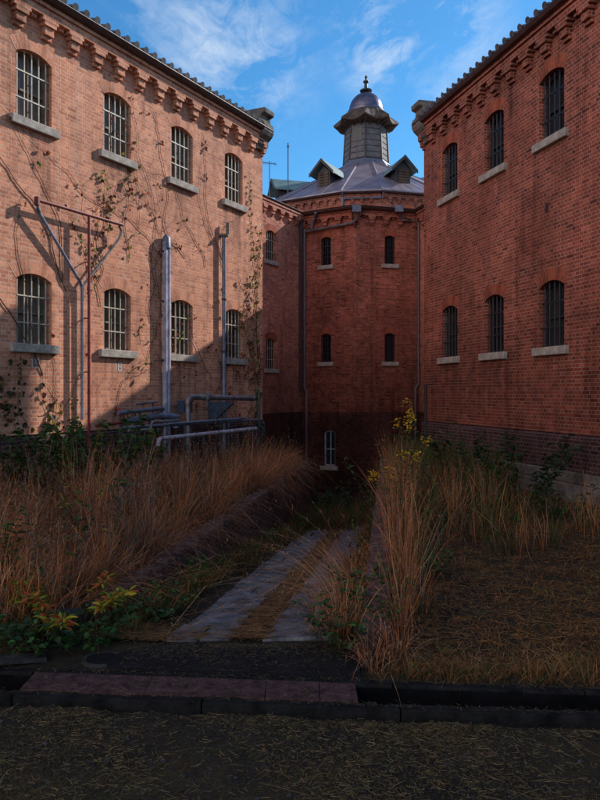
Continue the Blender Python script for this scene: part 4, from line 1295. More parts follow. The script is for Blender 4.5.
g1 = mesh_np('tall_dry_grass', V, F, Cc, VG); tag(g1, 'tall rust coloured dry grass filling the plot left of the path', 'grass', kind='stuff')
# feathery seed heads on the tall grass
def heads(n, region, h0, h1, hf):
    P = []
    while len(P) < n:
        r_ = region()
        if r_[0] is not None: P.append(r_)
    P = np.array(P); b_ = np.stack([P[:, 0], P[:, 1], ground_h(P[:, 0], P[:, 1])], 1)
    H = rng.uniform(h0, h1, n)*hf(P[:, 0], P[:, 1]); out = []
    az = rng.uniform(0, 6.28, n); ln = rng.uniform(.03, .25, n)
    out.append(blade_arrays(b_, H, az, ln, np.full(n, .004), pick(DRY, n), seg=4, kink=.01))
    for k_ in range(7):
        f = .66+.05*k_
        q = b_ + np.stack([np.cos(az)*H*ln*f**1.8, np.sin(az)*H*ln*f**1.8, H*f], 1)
        out.append(blade_arrays(q, rng.uniform(.04, .10, n), rng.uniform(0, 6.28, n), rng.uniform(.3, .9, n), rng.uniform(.006, .014, n), pick([(.30,.16,.10), (.24,.11,.06), (.36,.25,.18)], n), seg=2))
    return join(out)
V, F, Cc = heads(800, in_left, .75, 1.35, hleft)
o = mesh_np('grass_seed_heads', V, F, Cc, VG); tag(o, 'pale feathery seed heads standing over the left hand dry grass', 'grass', kind='stuff')

# leafy weeds mixed through the left grass
def leafy(n, region, h0, h1, pal, leafL, per=26, wr=.3):
    P = []
    while len(P) < n:
        t_ = region()
        if t_[0] is not None: P.append(t_)
    P = np.array(P); H = rng.uniform(h0, h1, n); k_ = np.repeat(np.arange(n), per)
    t = rng.uniform(.25, 1, n*per); az = rng.uniform(0, 6.28, n*per); ba = rng.uniform(0, 6.28, n)[k_]; ll = rng.uniform(0, .25, n)[k_]
    X = P[k_, 0]+np.cos(ba)*ll*H[k_]*t**1.8; Y = P[k_, 1]+np.sin(ba)*ll*H[k_]*t**1.8; Z = ground_h(P[k_, 0], P[k_, 1])+H[k_]*t
    D = np.stack([np.cos(az), np.sin(az), rng.uniform(-.4, .7, n*per)], 1); Lf = leafL*rng.uniform(.5, 1.2, n*per)*(1.15-.5*t)
    tone = pick(pal, n, .3)[k_]*rng.uniform(.7, 1.2, (n*per, 1))
    return leaf_geo(np.stack([X, Y, Z], 1), D, np.tile(np.array([[0, 0, 1.]]), (n*per, 1))+rng.normal(0, .4, (n*per, 3)), Lf, Lf*wr, tone)
LEAFY_TODO = True
# edges of the path: low green and brown grass
def edge_l():
    y_ = 5.5 + 12.5*rng.random()**1.2; return xl(y_)+.10+abs(rng.normal(0, .20)), y_
def edge_r():
    y_ = 5.3 + 13*rng.random()**1.1; return xr(y_)-.14-abs(rng.normal(0, .13)), y_
def far_end():
    y_ = rng.uniform(14.5, 21); return rng.uniform(xl(y_)+.1, xr(y_)-.1), y_
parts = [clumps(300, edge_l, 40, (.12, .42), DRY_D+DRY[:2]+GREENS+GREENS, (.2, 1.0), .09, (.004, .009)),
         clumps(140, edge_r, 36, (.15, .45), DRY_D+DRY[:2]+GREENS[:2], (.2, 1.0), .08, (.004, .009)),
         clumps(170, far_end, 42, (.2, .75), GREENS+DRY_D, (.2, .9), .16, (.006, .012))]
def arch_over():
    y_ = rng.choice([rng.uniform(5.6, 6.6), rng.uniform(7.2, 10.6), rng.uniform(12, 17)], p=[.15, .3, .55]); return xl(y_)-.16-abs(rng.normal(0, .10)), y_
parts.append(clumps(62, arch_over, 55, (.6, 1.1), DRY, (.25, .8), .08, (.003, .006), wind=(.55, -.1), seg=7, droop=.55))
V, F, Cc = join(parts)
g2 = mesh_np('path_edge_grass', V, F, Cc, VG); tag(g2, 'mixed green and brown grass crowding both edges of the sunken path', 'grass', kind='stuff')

# strip of straw and moss between the two slab tracks, and drifts on slabs
def litter(n, region, Lr, pal, wr=(.002, .005), hz=.006, arc=.25):
    P = np.array([region() for _ in range(n)])
    a = rng.uniform(0, 6.28, n); ln = rng.uniform(Lr[0], Lr[1], n)**1.0
    seg = 3; t = np.linspace(-.5, .5, seg+1)[None, :]
    bend = rng.uniform(-arc, arc, n)[:, None]
    lx = ln[:, None]*t; ly = bend*ln[:, None]*(t**2)*4*.5
    X = P[:, 0:1] + lx*np.cos(a)[:, None] - ly*np.sin(a)[:, None]
    Y = P[:, 1:2] + lx*np.sin(a)[:, None] + ly*np.cos(a)[:, None]
    tilt = rng.uniform(-.10, .16, n)[:, None]
    dh = P[:, 2:3] if P.shape[1] > 2 else 0
    Z = ground_h(X, Y) + dh + hz + rng.uniform(0, .02, n)[:, None] + np.abs(lx)*np.maximum(tilt, 0)
    w = rng.uniform(wr[0], wr[1], n)[:, None]*(1-np.abs(t)*1.2)
    nx, ny = -np.sin(a)[:, None], np.cos(a)[:, None]
    A_ = np.stack([X-nx*w, Y-ny*w, Z], 2); B_ = np.stack([X+nx*w, Y+ny*w, Z+.001], 2)
    V = np.stack([A_, B_], 2).reshape(-1, 3)
    i0 = (np.arange(n)*(seg+1)*2)[:, None] + (np.arange(seg)*2)[None, :]
    F = np.stack([i0, i0+1, i0+3, i0+2], 2).reshape(-1, 4)
    c_ = pick(pal, n, .35); Cc = np.repeat(c_, (seg+1)*2, 0)
    return V, F, Cc
def mid_strip():
    y_ = 5.3+10*rng.random()**1.3; return (-.415+.126*(y_-5.26)+rng.normal(0, .10), y_, .016)
def slab_any():
    y_ = 5.3+9*rng.random()**1.2; return (-.4+.126*(y_-5.26)+rng.uniform(-.75, .7), y_, .03)
def apron_left():
    return (rng.normal(-1.35, .28), 5.3+abs(rng.normal(0, .25)), .01)
STRAW = [(.30,.155,.055), (.24,.11,.04), (.30,.18,.08), (.16,.08,.035), (.30,.14,.05)]
V, F, Cc = join([litter(5200, mid_strip, (.04, .16), STRAW), litter(1500, slab_any, (.02, .12), STRAW, (.0015, .004)), litter(1800, apron_left, (.05, .2), STRAW),
                 clumps(90, lambda: slab_any()[:2], 10, (.03, .10), GREENS+DRY_D, (.3, 1.1), .035, (.003, .006), seg=3), clumps(150, lambda: mid_strip()[:2], 12, (.04, .14), DRY_D+GREENS, (.3, 1.1), .04, (.003, .006), seg=3)])
o = mesh_np('straw_litter', V, F, Cc, VG); tag(o, 'orange brown straw lying between and over the path slabs', 'straw', kind='stuff')
# foreground court litter
def fore():
    y_ = 2.3+2.1*rng.random()**1.2; x_ = rng.uniform(-.55*y_-.2, .55*y_+.2)
    if y_ > yc(x_)-.27: y_ = yc(x_)-.27-abs(rng.normal(0, .1))
    return (x_, y_, 0)
def fore_p():
    for _ in range(12):
        p_ = fore()
        if smooth_noise(p_[0], p_[1], 2.3, 3) + .6*smooth_noise(p_[0], p_[1], 6.1, 9) > rng.normal(.15, .35): break
    return p_
STRAW_D = [(0.250,0.169,0.073), (0.312,0.206,0.088), (0.106,0.103,0.037), (0.125,0.106,0.044),(0.138,0.088,0.037), (0.094,0.060,0.027), (0.200,0.131,0.062), (0.062,0.043,0.022), (0.263,0.175,0.088)]
V, F, Cc = join([litter(36000, fore_p, (.010, .048), STRAW_D, (.0006, .0015), arc=.14), litter(9000, fore, (.01, .07), STRAW_D, (.0006, .0015), arc=.16), litter(160, fore, (.12, .35), STRAW_D, (.001, .002), arc=.5),
                 clumps(260, lambda: fore()[:2], 14, (.015, .05), DRY_D+GREENS, (.4, 1.2), .05, (.002, .004), seg=3)])
o = mesh_np('court_straw', V, F, Cc, VG); tag(o, 'dead straw and short grass scattered on the dark gravel before the drain', 'straw', kind='stuff')
# debris blown over the kerbs, plates and apron
def on_kerb():
    x_ = rng.uniform(-2.2, 2.2); d_ = rng.choice([-.175, .175])+rng.normal(0, .02); return x_, yc(x_)+d_
def on_plate():
    x_ = rng.uniform(-1.75, .35); return x_, yc(x_)+rng.uniform(-.12, .12)
def on_apron():
    x_ = rng.uniform(-1.25, .38); y_ = 5.22-abs(rng.normal(0, .22)); return x_, max(y_, yc(x_)+.24)
def flat_litter(n, region, Lr, pal, z):
    P_ = [region() for _ in range(n)]; it = iter(P_)
    V, F, Cc = litter(n, lambda: next(it)+(0.0,), Lr, pal, (.0008, .0022), 0)
    V = V.reshape(n, -1, 3); V[:, :, 2] = z + rng.uniform(0, .006, (n, 1)); V = V.reshape(-1, 3); return V, F, Cc
V, F, Cc = join([flat_litter(900, on_kerb, (.012, .06), STRAW_D, .018), flat_litter(420, on_plate, (.012, .07), STRAW_D, .019), flat_litter(1500, on_apron, (.01, .06), STRAW_D, .025)])
o = mesh_np('debris', V, F, Cc, VG); tag(o, 'scraps of straw lying on the drain kerbs, rusty plates and asphalt', 'debris', kind='stuff')
# right plot
def plot_r():
    y_ = 4.75+11*rng.random()**1.35; lo = xr(y_)+.16; hi = min(8.45-.277*y_-.25, .58*y_+.6)
    return (rng.uniform(lo, hi), y_, .0)
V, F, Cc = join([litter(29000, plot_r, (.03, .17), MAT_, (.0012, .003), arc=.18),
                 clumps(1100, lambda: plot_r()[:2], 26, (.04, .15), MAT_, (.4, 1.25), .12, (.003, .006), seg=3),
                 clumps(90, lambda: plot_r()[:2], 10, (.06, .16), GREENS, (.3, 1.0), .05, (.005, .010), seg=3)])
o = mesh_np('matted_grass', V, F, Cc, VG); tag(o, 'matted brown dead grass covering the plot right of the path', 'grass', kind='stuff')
# taller growth along the right block
def along_r():
    y_ = rng.uniform(14.2, 17.5); x_ = 8.45-.277*y_-.3-abs(rng.normal(0, .8)); 
    return (x_, y_) if x_ > xr(y_)+.2 else (None, None)
def mid_r():
    y_ = rng.uniform(8.2, 13.5); return rng.uniform(xr(y_)+.25, min(8.45-.277*y_-.6, .46*y_)), y_
def wall_r():
    y_ = rng.uniform(5.6, 14); return xr(y_)+.22+abs(rng.normal(0, .10)), y_
def edge_front():
    x_ = rng.uniform(.55, 2.2); return x_, yc(x_)+.26+abs(rng.normal(0, .12))
def back_r():
    while True:
        y_ = rng.uniform(10.5, 17.5); x_ = rng.uniform(xr(y_)+.2, 8.45-.277*y_-.3)
        if x_ < .30*y_: return x_, y_
V, F, Cc = join([clumps(150, along_r, 30, (.35, .85), DRY_D+GREENS, (.05, .5), .14, (.004, .009)),
                 clumps(170, back_r, 34, (.5, 1.1), GREENS+GREENS+DRY_D, (.05, .5), .14, (.005, .010)),
                 clumps(75, mid_r, 22, (.35, .95), DRY+DRY_D, (.05, .7), .14, (.004, .008)), clumps(60, mid_r, 20, (.25, .7), GREENS, (.1, .8), .16, (.005, .010)),
                 clumps(32, wall_r, 24, (.5, 1.25), DRY+GREENS, (.05, .6), .10, (.004, .008)), clumps(90, edge_front, 16, (.08, .25), MAT_+GREENS[:1], (.2, 1.1), .06, (.003, .006))])
o = mesh_np('rank_grass', V, F, Cc, VG); tag(o, 'rank green and brown growth at the foot of the shaded right block', 'grass', kind='stuff')

# individual tall tufts
def tuft(label, x_, y_, h, n, wind=(0, 0), lean=(.03, .35), spread=.10, droop=.3, pal=DRY, width=(.0025, .0055)):
    n = int(n*.95)
    root = empty('grass_tuft', (x_, y_, float(ground_h(x_, y_)))); tag(root, label, 'grass tuft', 'tufts of dry grass by the right path wall')
    r_ = np.abs(rng.normal(0, spread, n)); a = rng.uniform(0, 6.28, n)
    b_ = np.stack([r_*np.cos(a), r_*np.sin(a), np.full(n, -.02)], 1)
    hh = h*rng.uniform(.45, 1.05, n); az = a+rng.normal(0, .5, n); ln = rng.uniform(lean[0], lean[1], n)
    wx = ln*np.cos(az)+wind[0]*rng.uniform(.5, 1.3, n); wy = ln*np.sin(az)+wind[1]*rng.uniform(.5, 1.3, n)
    c1 = pick(pal, n)
    V, F, Cc = blade_arrays(b_, hh, np.arctan2(wy, wx), np.hypot(wx, wy), rng.uniform(width[0], width[1], n), c1, seg=8, tipcol=c1*1.25, tipdroop=droop, kink=.055)
    mesh_np('blades', V, F, Cc, VG, root)
    m_ = int(n*.35); sel = rng.integers(0, n, m_)
    Vr = V.reshape(n, 9, 2, 3).mean(2)
    out = []
    for k_ in (5, 6, 7, 8):
        out.append(blade_arrays(Vr[sel, k_], rng.uniform(.025, .06, m_), rng.uniform(0, 6.28, m_), rng.uniform(.2, .8, m_), rng.uniform(.004, .009, m_), pick([(.50,.27,.15), (.42,.20,.10)], m_), seg=2))
    V2, F2, C2 = join(out); tag(mesh_np('seed_heads', V2, F2, C2, VG, root), kind='stuff')
    return root
OR = [(.56,.19,.07), (.48,.15,.055), (.60,.27,.12), (.38,.12,.05), (.28,.09,.04), (.42,.22,.12)]

AR = [(.80,.42,.20), (.70,.33,.14), (.85,.50,.28), (.55,.24,.10)]
tuft('tall upright tuft of orange grass at the near end of the right path wall', xr(5.2)+.20, 5.2, 1.1, 55, (.0, .0), (.02, .55), .05, pal=OR)
tuft('orange grass tuft just behind the nearest upright one on the right path wall', xr(5.75)+.21, 5.75, 1.25, 48, (.03, 0), (.02, .45), .06, pal=OR)
tuft('tallest tuft of orange grass, upright with feathery tips, third along the right path wall', xr(6.5)+.22, 6.5, 1.5, 60, (.0, 0), (.02, .34), .07, pal=OR)
tuft('slender orange tuft fourth along the right path wall', xr(7.4)+.22, 7.5, 1.3, 50, (-.08, 0), (.02, .40), .08, pal=OR)
tuft('reddish tuft fifth along the right path wall', xr(8.4)+.22, 8.8, 1.45, 55, (.04, 0), (.02, .34), .09, pal=OR)
tuft('reddish brown tuft just below the yellow flowers', xr(9.5)+.25, 9.5, 1.3, 100, (0, 0), (.02, .28), .09, pal=DRY)
tuft('dry tuft far along the path wall before the rotunda', xr(11.2)+.25, 11.2, 1.3, 110, (-.05, 0), (.03, .3), .10, pal=DRY)
tuft('farthest dry tuft along the right path wall', xr(13.4)+.25, 13.4, 1.2, 110, (-.05, 0), (.03, .3), .12, pal=DRY)
tuft('long arching grass tuft bending left over the stone slabs', .30, 5.80, 1.45, 62, (-1.05, -.12), (.05, .35), .05, .42, pal=AR)
tuft('wiry grass tuft arching left from the path edge behind the long arching one', .48, 6.7, 1.35, 60, (-.95, .05), (.05, .35), .06, .42, pal=AR)
tuft('arching grass tuft leaning over the path at mid length', .62, 8.3, 1.15, 60, (-.8, 0), (.05, .4), .08, .5, pal=OR)
tuft('bushy low rust coloured tuft at the corner of the asphalt apron', .30, 5.32, .60, 190, (-.10, -.05), (.1, .8), .08, .3, pal=DRY)
tuft('bushy rust coloured tuft on the path side of the right wall', .38, 6.0, .60, 170, (-.15, 0), (.1, .8), .10, .3, pal=DRY)
tuft('second bushy tuft on the path side of the right wall, farther back', .50, 7.3, .65, 170, (-.15, 0), (.1, .8), .12, .3, pal=DRY)
tuft('low tuft of rusty grass half hiding the broken brick block', .50, 4.83, .34, 110, (0, -.05), (.1, .9), .06, .3, pal=DRY)
tuft('low matted tuft right of the broken brick block', .68, 4.92, .42, 120, (.05, -.05), (.1, .9), .07, .3, pal=DRY)
tuft('brown tuft standing alone in the middle of the right plot', 2.1, 9.6, 1.2, 80, (0, 0), (.03, .35), .10, pal=DRY)
tuft('thin brown tuft farther right in the matted plot', 2.75, 10.4, 1.1, 70, (.05, 0), (.03, .4), .10, pal=DRY)
tuft('sparse brown tuft near the stone ledges of the shaded block', 3.9, 9.3, .8, 45, (.05, 0), (.05, .5), .10, pal=DRY)
tuft('slim brown tuft left of the lone one in the right plot', 1.75, 10.8, 1.2, 70, (0, 0), (.03, .35), .10, pal=DRY)
tuft('large arching tuft spilling over the far end of the left path wall', xl(13.0)-.2, 13.0, 1.3, 260, (.45, -.1), (.05, .5), .14, .5, pal=DRY)
tuft('bleached tuft beside the large arching one at the far end of the left path wall', xl(14.6)-.1, 14.6, 1.2, 200, (.5, -.1), (.05, .5), .12, .5, pal=DRY)
tuft('arching straw tuft leaning over the left path wall at mid length', xl(10.2)-.2, 10.2, 1.1, 130, (.40, -.1), (.05, .5), .10, .5, pal=DRY)

# leafy plants
def leaf_geo(pts, dirs, ups, Lf, Wf, cols):
    """folded diamond leaf: 6 verts, 2 quads"""
    n = len(pts); d = dirs/np.linalg.norm(dirs, axis=1, keepdims=True)
    s_ = np.cross(d, ups); s_ /= np.maximum(np.linalg.norm(s_, axis=1, keepdims=True), 1e-6); u = np.cross(s_, d)
    Lf = Lf[:, None]; Wf = Wf[:, None]
    p0 = pts; p1 = pts+d*Lf*.35+s_*Wf+u*Wf*.35; p2 = pts+d*Lf*.75+s_*Wf*.62+u*Wf*.15; p3 = pts+d*Lf-u*Lf*.12
    p4 = pts+d*Lf*.75-s_*Wf*.62+u*Wf*.15; p5 = pts+d*Lf*.35-s_*Wf+u*Wf*.35
    V = np.stack([p0, p1, p2, p3, p4, p5], 1).reshape(-1, 3); i = np.arange(n)[:, None]*6
    F = np.concatenate([i+np.array([[0,1,2,3]]), i+np.array([[0,3,4,5]])], 0)
    return V, F, np.repeat(cols, 6, 0)
V, F, Cc = join([leafy(46, in_left, .5, 1.15, [(.06,.13,.03), (.10,.17,.035), (.04,.08,.025), (.20,.19,.04)], .09),
                 leafy(30, in_left, .7, 1.35, [(.16,.07,.03), (.10,.05,.03), (.22,.12,.04)], .06, 34, .22)])
o = mesh_np('undergrowth', V, F, Cc, VL); tag(o, 'green and brown leafy weeds mixed through the tall grass left of the path', 'weeds', kind='stuff')
V, F, Cc = join([leafy(40, lambda: back_r(), .5, 1.2, [(.05,.11,.03), (.09,.15,.035), (.035,.07,.025), (.18,.16,.04)], .08),
                 leafy(26, edge_l, .15, .45, [(.06,.14,.03), (.10,.18,.035)], .07, 20, .4), leafy(20, edge_r, .15, .5, [(.06,.14,.03), (.10,.18,.035)], .07, 20, .4)])
o = mesh_np('undergrowth', V, F, Cc, VL); tag(o, 'green leafy weeds along the path edges and before the shaded block', 'weeds', kind='stuff')
def plant(name, label, cat, loc, h, nst, leafL, pal, spread=.3, nl=30, lean=.25, stemcol=(.05,.035,.02), flowers=None, group=None, wr=.32, stem_r=.005, droop=0, start=.15, kids='foliage'):
    root = empty(name, loc); tag(root, label, cat, group)
    sm_ = MB(); P = []; D = []; tips = []
    for k_ in range(nst):
        a = random.uniform(0, 6.28); r0 = random.uniform(0, spread*.3); hh = h*random.uniform(.65, 1.0)
        p = Vector((r0*math.cos(a), r0*math.sin(a), -.03)); q = []
        la = random.uniform(0, lean); b0 = random.uniform(0, 6.28)
        for j in range(7):
            t = j/6
            q.append(p + Vector((math.cos(a)*(la*hh*t**1.5+spread*.5*t), math.sin(a)*(la*hh*t**1.5+spread*.5*t), hh*t*(1-droop*t))) + Vector((math.sin(b0+t*5), math.cos(b0+t*4), 0))*.015)
        sm_.tube(q, [stem_r*(1-.7*j/6) for j in range(7)], 5, False); tips.append(q[-1])
        for j in range(nl):
            t = random.uniform(start, 1.0); i_ = min(5, int(t*6)); c_ = q[i_].lerp(q[i_+1], t*6-i_)
            aa = random.uniform(0, 6.28); P.append(c_ + Vector((math.cos(aa), math.sin(aa), 0))*random.uniform(0, .03)); D.append((math.cos(aa), math.sin(aa), random.uniform(-.5, .6)))
    so = sm_.build('stem', VS, root)
    me = so.data; at = me.color_attributes.new('Col', 'FLOAT_COLOR', 'POINT'); at.data.foreach_set('color', list((*stemcol, 1))*len(me.vertices))
    P = np.array(P); D = np.array(D); n = len(P); ups = np.tile(np.array([[0, 0, 1.]]), (n, 1))+rng.normal(0, .35, (n, 3))
    Lf = leafL*rng.uniform(.5, 1.15, n)
    V, F, Cc = leaf_geo(P, D, ups, Lf, Lf*wr, pick(pal, n, .3)); mesh_np(kids, V, F, Cc, VL, root)
    if flowers:
        Pf = []; Df = []
        for t_ in tips:
            for j in range(flowers[0]):
                a = random.uniform(0, 6.28); r_ = random.uniform(0, .075)
                Pf.append((t_.x+r_*math.cos(a), t_.y+r_*math.sin(a), t_.z+random.uniform(-.10, .04)-r_*.4)); Df.append((math.cos(a), math.sin(a), random.uniform(.1, 1)))
        Pf = np.array(Pf); Df = np.array(Df); n = len(Pf)
        V, F, Cc = leaf_geo(Pf, Df, np.tile(np.array([[0, 0, 1.]]), (n, 1))+rng.normal(0, .4, (n, 3)), rng.uniform(.028, .045, n), rng.uniform(.012, .02, n), pick(flowers[1], n, .2))
        tag(mesh_np('flower_heads', V, F, Cc, VL, root), kind='stuff')
    return root
YEL = [(.75,.42,.02), (.80,.50,.03), (.62,.36,.03)]
def gpt(px, dep): x_ = (px-300)/700*dep; return (x_, dep, float(ground_h(x_, dep)))
G1 = [(.05,.13,.03), (.035,.09,.022), (.07,.16,.04), (.03,.06,.02)]
G2 = [(.045,.085,.03), (.03,.06,.02), (.07,.11,.035)]
plant('shrub', 'dense green leafy shrub at the foot of the sunlit wall below the T frame', 'shrub', gpt(88, 10.6), 1.62, 26, .11, G1, 1.15, 95, .35, wr=.4, start=.25)
plant('shrub', 'smaller dark green shrub left of the dense leafy one by the wall', 'shrub', gpt(45, 10.8), 1.25, 16, .10, G2, 1.0, 70, .35, wr=.4)
plant('sapling', 'thin dark stemmed sapling with few green leaves in the left grass', 'sapling', gpt(82, 6.9), 1.25, 2, .10, G1, .12, 16, .03, stem_r=.008)
plant('sapling', 'leafy green sapling in the left grass nearer the path wall', 'sapling', gpt(124, 8.2), 1.05, 3, .10, G1, .2, 20, .06, stem_r=.007)
plant('sumac', 'low sumac with yellow green and orange leaves arching over the concrete lump', 'shrub', gpt(66, 5.3), .56, 12, .085, [(.30,.36,.03), (.42,.34,.03), (.50,.17,.03), (.22,.30,.03), (.50,.10,.03)], .45, 36, .5, wr=.17, start=.6, droop=.12)
for i_, (px, dep, h, lb) in enumerate(((50, 5.15, .30, 'clump of dark green leaves low in front of the sumac'), (90, 5.2, .34, 'bright green leafy weed by the manhole rim'), (20, 5.3, .4, 'dark green weed patch at the far left behind the plank'), (108, 5.75, .32, 'small green weed left of the path start'), (150, 6.1, .3, 'green weed with round leaves at the left edge of the slabs'))):
    plant('weed', lb, 'weed', gpt(px, dep), h, 12, .06, G1+G2, .45, 22, .5, wr=.38)
for i_, (px, dep, h, lb) in enumerate(((345, 5.25, .5, 'leafy green weed in the tuft at the corner of the asphalt apron'), (372, 5.5, .55, 'green weed growing against the near end of the right path wall'), (362, 6.6, .5, 'green weed with broad leaves on the path side of the wall'), (430, 7.3, .35, 'low green weed in the matted grass right of the wall'), (455, 9.4, .4, 'green weed patch in the middle of the right plot'), (395, 8.6, 1.2, 'tall green stemmed weed just under the yellow flowers'), (486, 11.6, .9, 'dark green bushy weed before the plinth of the shaded block'), (468, 12.5, 1.5, 'tall dark green weed standing before the shaded plinth'), (425, 13.2, 1.2, 'green bushy growth near the corner of the shaded block'), (440, 11.5, 1.1, 'light green leafy weed left of the tall dark one'))):
    plant('weed', lb, 'weed', gpt(px, dep), h, 9, .07, (G1 if i_ < 4 else G2), .4 if i_ < 5 else .7, 26, .3, wr=.25)
plant('bush', 'dark leafy bush arching over the stone ledge of the shaded block', 'bush', gpt(520, 12.3), 1.25, 14, .10, [(.025,.06,.022), (.035,.08,.03), (.02,.045,.018)], 1.1, 55, .5, wr=.4)
plant('bush', 'low spreading green bush at the right edge before the stone ledges', 'bush', gpt(572, 10.4), .55, 12, .08, G2, .9, 34, .5, wr=.35)
plant('bush', 'second dark leafy bush left of the arching one by the plinth', 'bush', gpt(478, 13.6), 1.1, 12, .10, [(.025,.055,.022), (.03,.06,.025)], 1.0, 50, .4, wr=.4)
plant('shrub', 'dark green shrub at the dark foot of the rotunda by the path end', 'shrub', gpt(352, 17.5), 1.1, 14, .10, G2, 1.0, 45, .4)
plant('shrub', 'dark shrub at the rotunda foot left of the path end', 'shrub', gpt(312, 17.8), .9, 12, .10, G2, 1.0, 45, .4)
for (px, dep, h, nst, lb) in ((367, 9.8, 1.72, 2, 'goldenrod with two small yellow heads leaning left of the group'), (402, 9.2, 1.70, 4, 'tall goldenrod with the fullest yellow flower heads'), (419, 9.9, 1.76, 3, 'goldenrod with yellow heads at the right end of the group'), (397, 8.2, 1.35, 2, 'shorter goldenrod with lower yellow heads')):
    plant('goldenrod', lb, 'flowering plant', gpt(px, dep), h, nst, .09, G1, .16, 22, .08, wr=.14, flowers=(26, YEL), group='goldenrod plants by the right path wall')
for (px, dep, h, lb) in ((205, 12.5, 1.35, 'brown weed stalk with drooping heads before the galvanised elbow'), (178, 12.0, 1.25, 'dead weed stalk standing left of the galvanised elbow'), (112, 11.5, 1.6, 'yellowish plume weed in front of the wall right of the T frame'), (150, 12.6, 1.45, 'tall yellowish plume weed left of the pale duct'), (228, 13.5, 1.3, 'dark dead weed stalk below the wall bracket'), (243, 13.8, 1.3, 'yellow green weed below the fourth window')):
    plant('weed_stalk', lb, 'weed', gpt(px, dep), h, 3, .07, [(.16,.12,.04), (.10,.07,.03), (.20,.17,.05)], .2, 34, .1, wr=.16, start=.45)

# ------------------------------------------------------------------ vines on the left block
def vine(label, starts, nsteps, step, bias, leaf_every, pal, sdir=0, wob=.5, r=.0065, leafL=.085, branch=.06, ext=.012, smax=21.95, stemcol=(.10,.05,.035)):
    root = empty('climbing_vine', LS(starts[0][0], starts[0][1], 0)); tag(root, label, 'vine')
    o_ = root.location
    sm_ = MB(); Lp = []; rv = random.Random(int(starts[0][0]*1000)+nsteps)
    stack = [(s_, z_, bias + rv.uniform(-.3, .3), nsteps, r) for s_, z_ in starts]
    while stack:
        s_, z_, a, n, rr_ = stack.pop()
        pts = [LS(s_, z_, ext) - o_]; rad = [rr_]
        for j in range(n):
            a += rv.gauss(0, wob*.5); a += (bias-a)*.12
            s_ += math.sin(a)*step; z_ += math.cos(a)*step
            if s_ > smax or z_ > 8.2 or z_ < .1: break
            pts.append(LS(s_, z_, ext+rv.uniform(0, .012)) - o_); rad.append(rr_*(1-.75*j/n))
            if rv.random() < leaf_every:
                for q in range(rv.randint(1, 3)): Lp.append(LS(s_+rv.gauss(0, .05), z_+rv.gauss(0, .05), ext+.01) - o_)
            if rv.random() < branch and len(stack) < 60 and n > 5: stack.append((s_, z_, a+rv.choice((-1, 1))*rv.uniform(.5, 1.2), int((n-j)*.6), rr_*(1-.75*j/n)*.7))
        if len(pts) > 1: sm_.tube(pts, rad, 4, False)
    so = sm_.build('stem', VS, root); me = so.data
    at = me.color_attributes.new('Col', 'FLOAT_COLOR', 'POINT'); at.data.foreach_set('color', list((*stemcol, 1))*len(me.vertices))
    if Lp:
        P = np.array([tuple(p) for p in Lp]); n = len(P); nv = np.array(tuple(nL))
        D = np.array([[0, 0, -1.]])+rng.normal(0, .7, (n, 3)); ups = np.tile(nv, (n, 1))+rng.normal(0, .3, (n, 3))
        Lf = leafL*rng.uniform(.5, 1.2, n); V, F, Cc = leaf_geo(P+nv*.015, D, ups, Lf, Lf*.45, pick(pal, n, .3)); mesh_np('foliage', V, F, Cc, VL, root)
    return root
AUT = [(.16,.20,.03), (.28,.25,.04), (.20,.06,.03), (.10,.14,.03), (.30,.09,.04)]
RED = [(.22,.05,.035), (.15,.05,.04), (.28,.10,.04)]
sOf = lambda px: (LW(px, 300, 0)-p0L).dot(tL)
vine('green and yellow vine hanging in a narrow column at the corner of the sunlit block', [(21.75, 1.4), (21.85, 2.5), (21.7, 3.9), (21.85, 4.8)], 26, .14, 0, 1.0, [(.22,.24,.03), (.30,.24,.05), (.12,.17,.03), (.28,.13,.05)], wob=.12, branch=.03, leafL=.09)
vine('bare reddish vine network right of the fourth lower window', [(sOf(246), .5), (sOf(250), .5), (sOf(240), .6), (sOf(254), 1.0), (sOf(248), 2.0), (sOf(257), 2.2)], 42, .12, 0, .35, RED, wob=.7, branch=.16, r=.009)
vine('bare thin vine spreading over the wall between the third and fourth windows', [(sOf(212), 2.2), (sOf(222), 5.0)], 45, .14, -.35, .08, RED, wob=.5, branch=.08)
vine('long curved bare vine sweeping up the wall left of the T frame', [(sOf(42), 2.2), (sOf(66), 3.8)], 34, .16, -.45, .06, AUT, wob=.35, branch=.04, r=.013)
vine('vine with red and green leaves around the second lower window', [(sOf(112), 1.2), (sOf(140), 1.0), (sOf(100), 3.6)], 42, .14, .1, .28, AUT, wob=.7, branch=.09)
vine('sparse vine with small green leaves below the second upper window', [(sOf(96), 4.9), (sOf(128), 4.6), (sOf(88), 3.9)], 20, .13, .5, .35, AUT, wob=.8, branch=.09)
vine('bare vine branching between the second and third upper windows', [(sOf(150), 3.4), (sOf(172), 4.6), (sOf(185), 5.0)], 36, .15, -.6, .10, RED, wob=.5, branch=.08)
vine('thin vine climbing beside the fourth upper window', [(sOf(222), 5.2), (sOf(205), 4.9)], 26, .13, -.5, .10, AUT, wob=.6, branch=.08)
vine('dark leafy vine massed on the lower left corner of the sunlit wall', [(sOf(8), .3), (sOf(20), .4), (sOf(2), .8), (sOf(30), .5)], 16, .13, -.1, .9, [(.04,.07,.025), (.03,.05,.02), (.16,.06,.03), (.20,.16,.03)], wob=.7, branch=.16, leafL=.10)
vine('yellowing vine rising right of the first lower window', [(sOf(60), .5), (sOf(42), .9)], 20, .13, .0, .3, AUT, wob=.7, branch=.10)

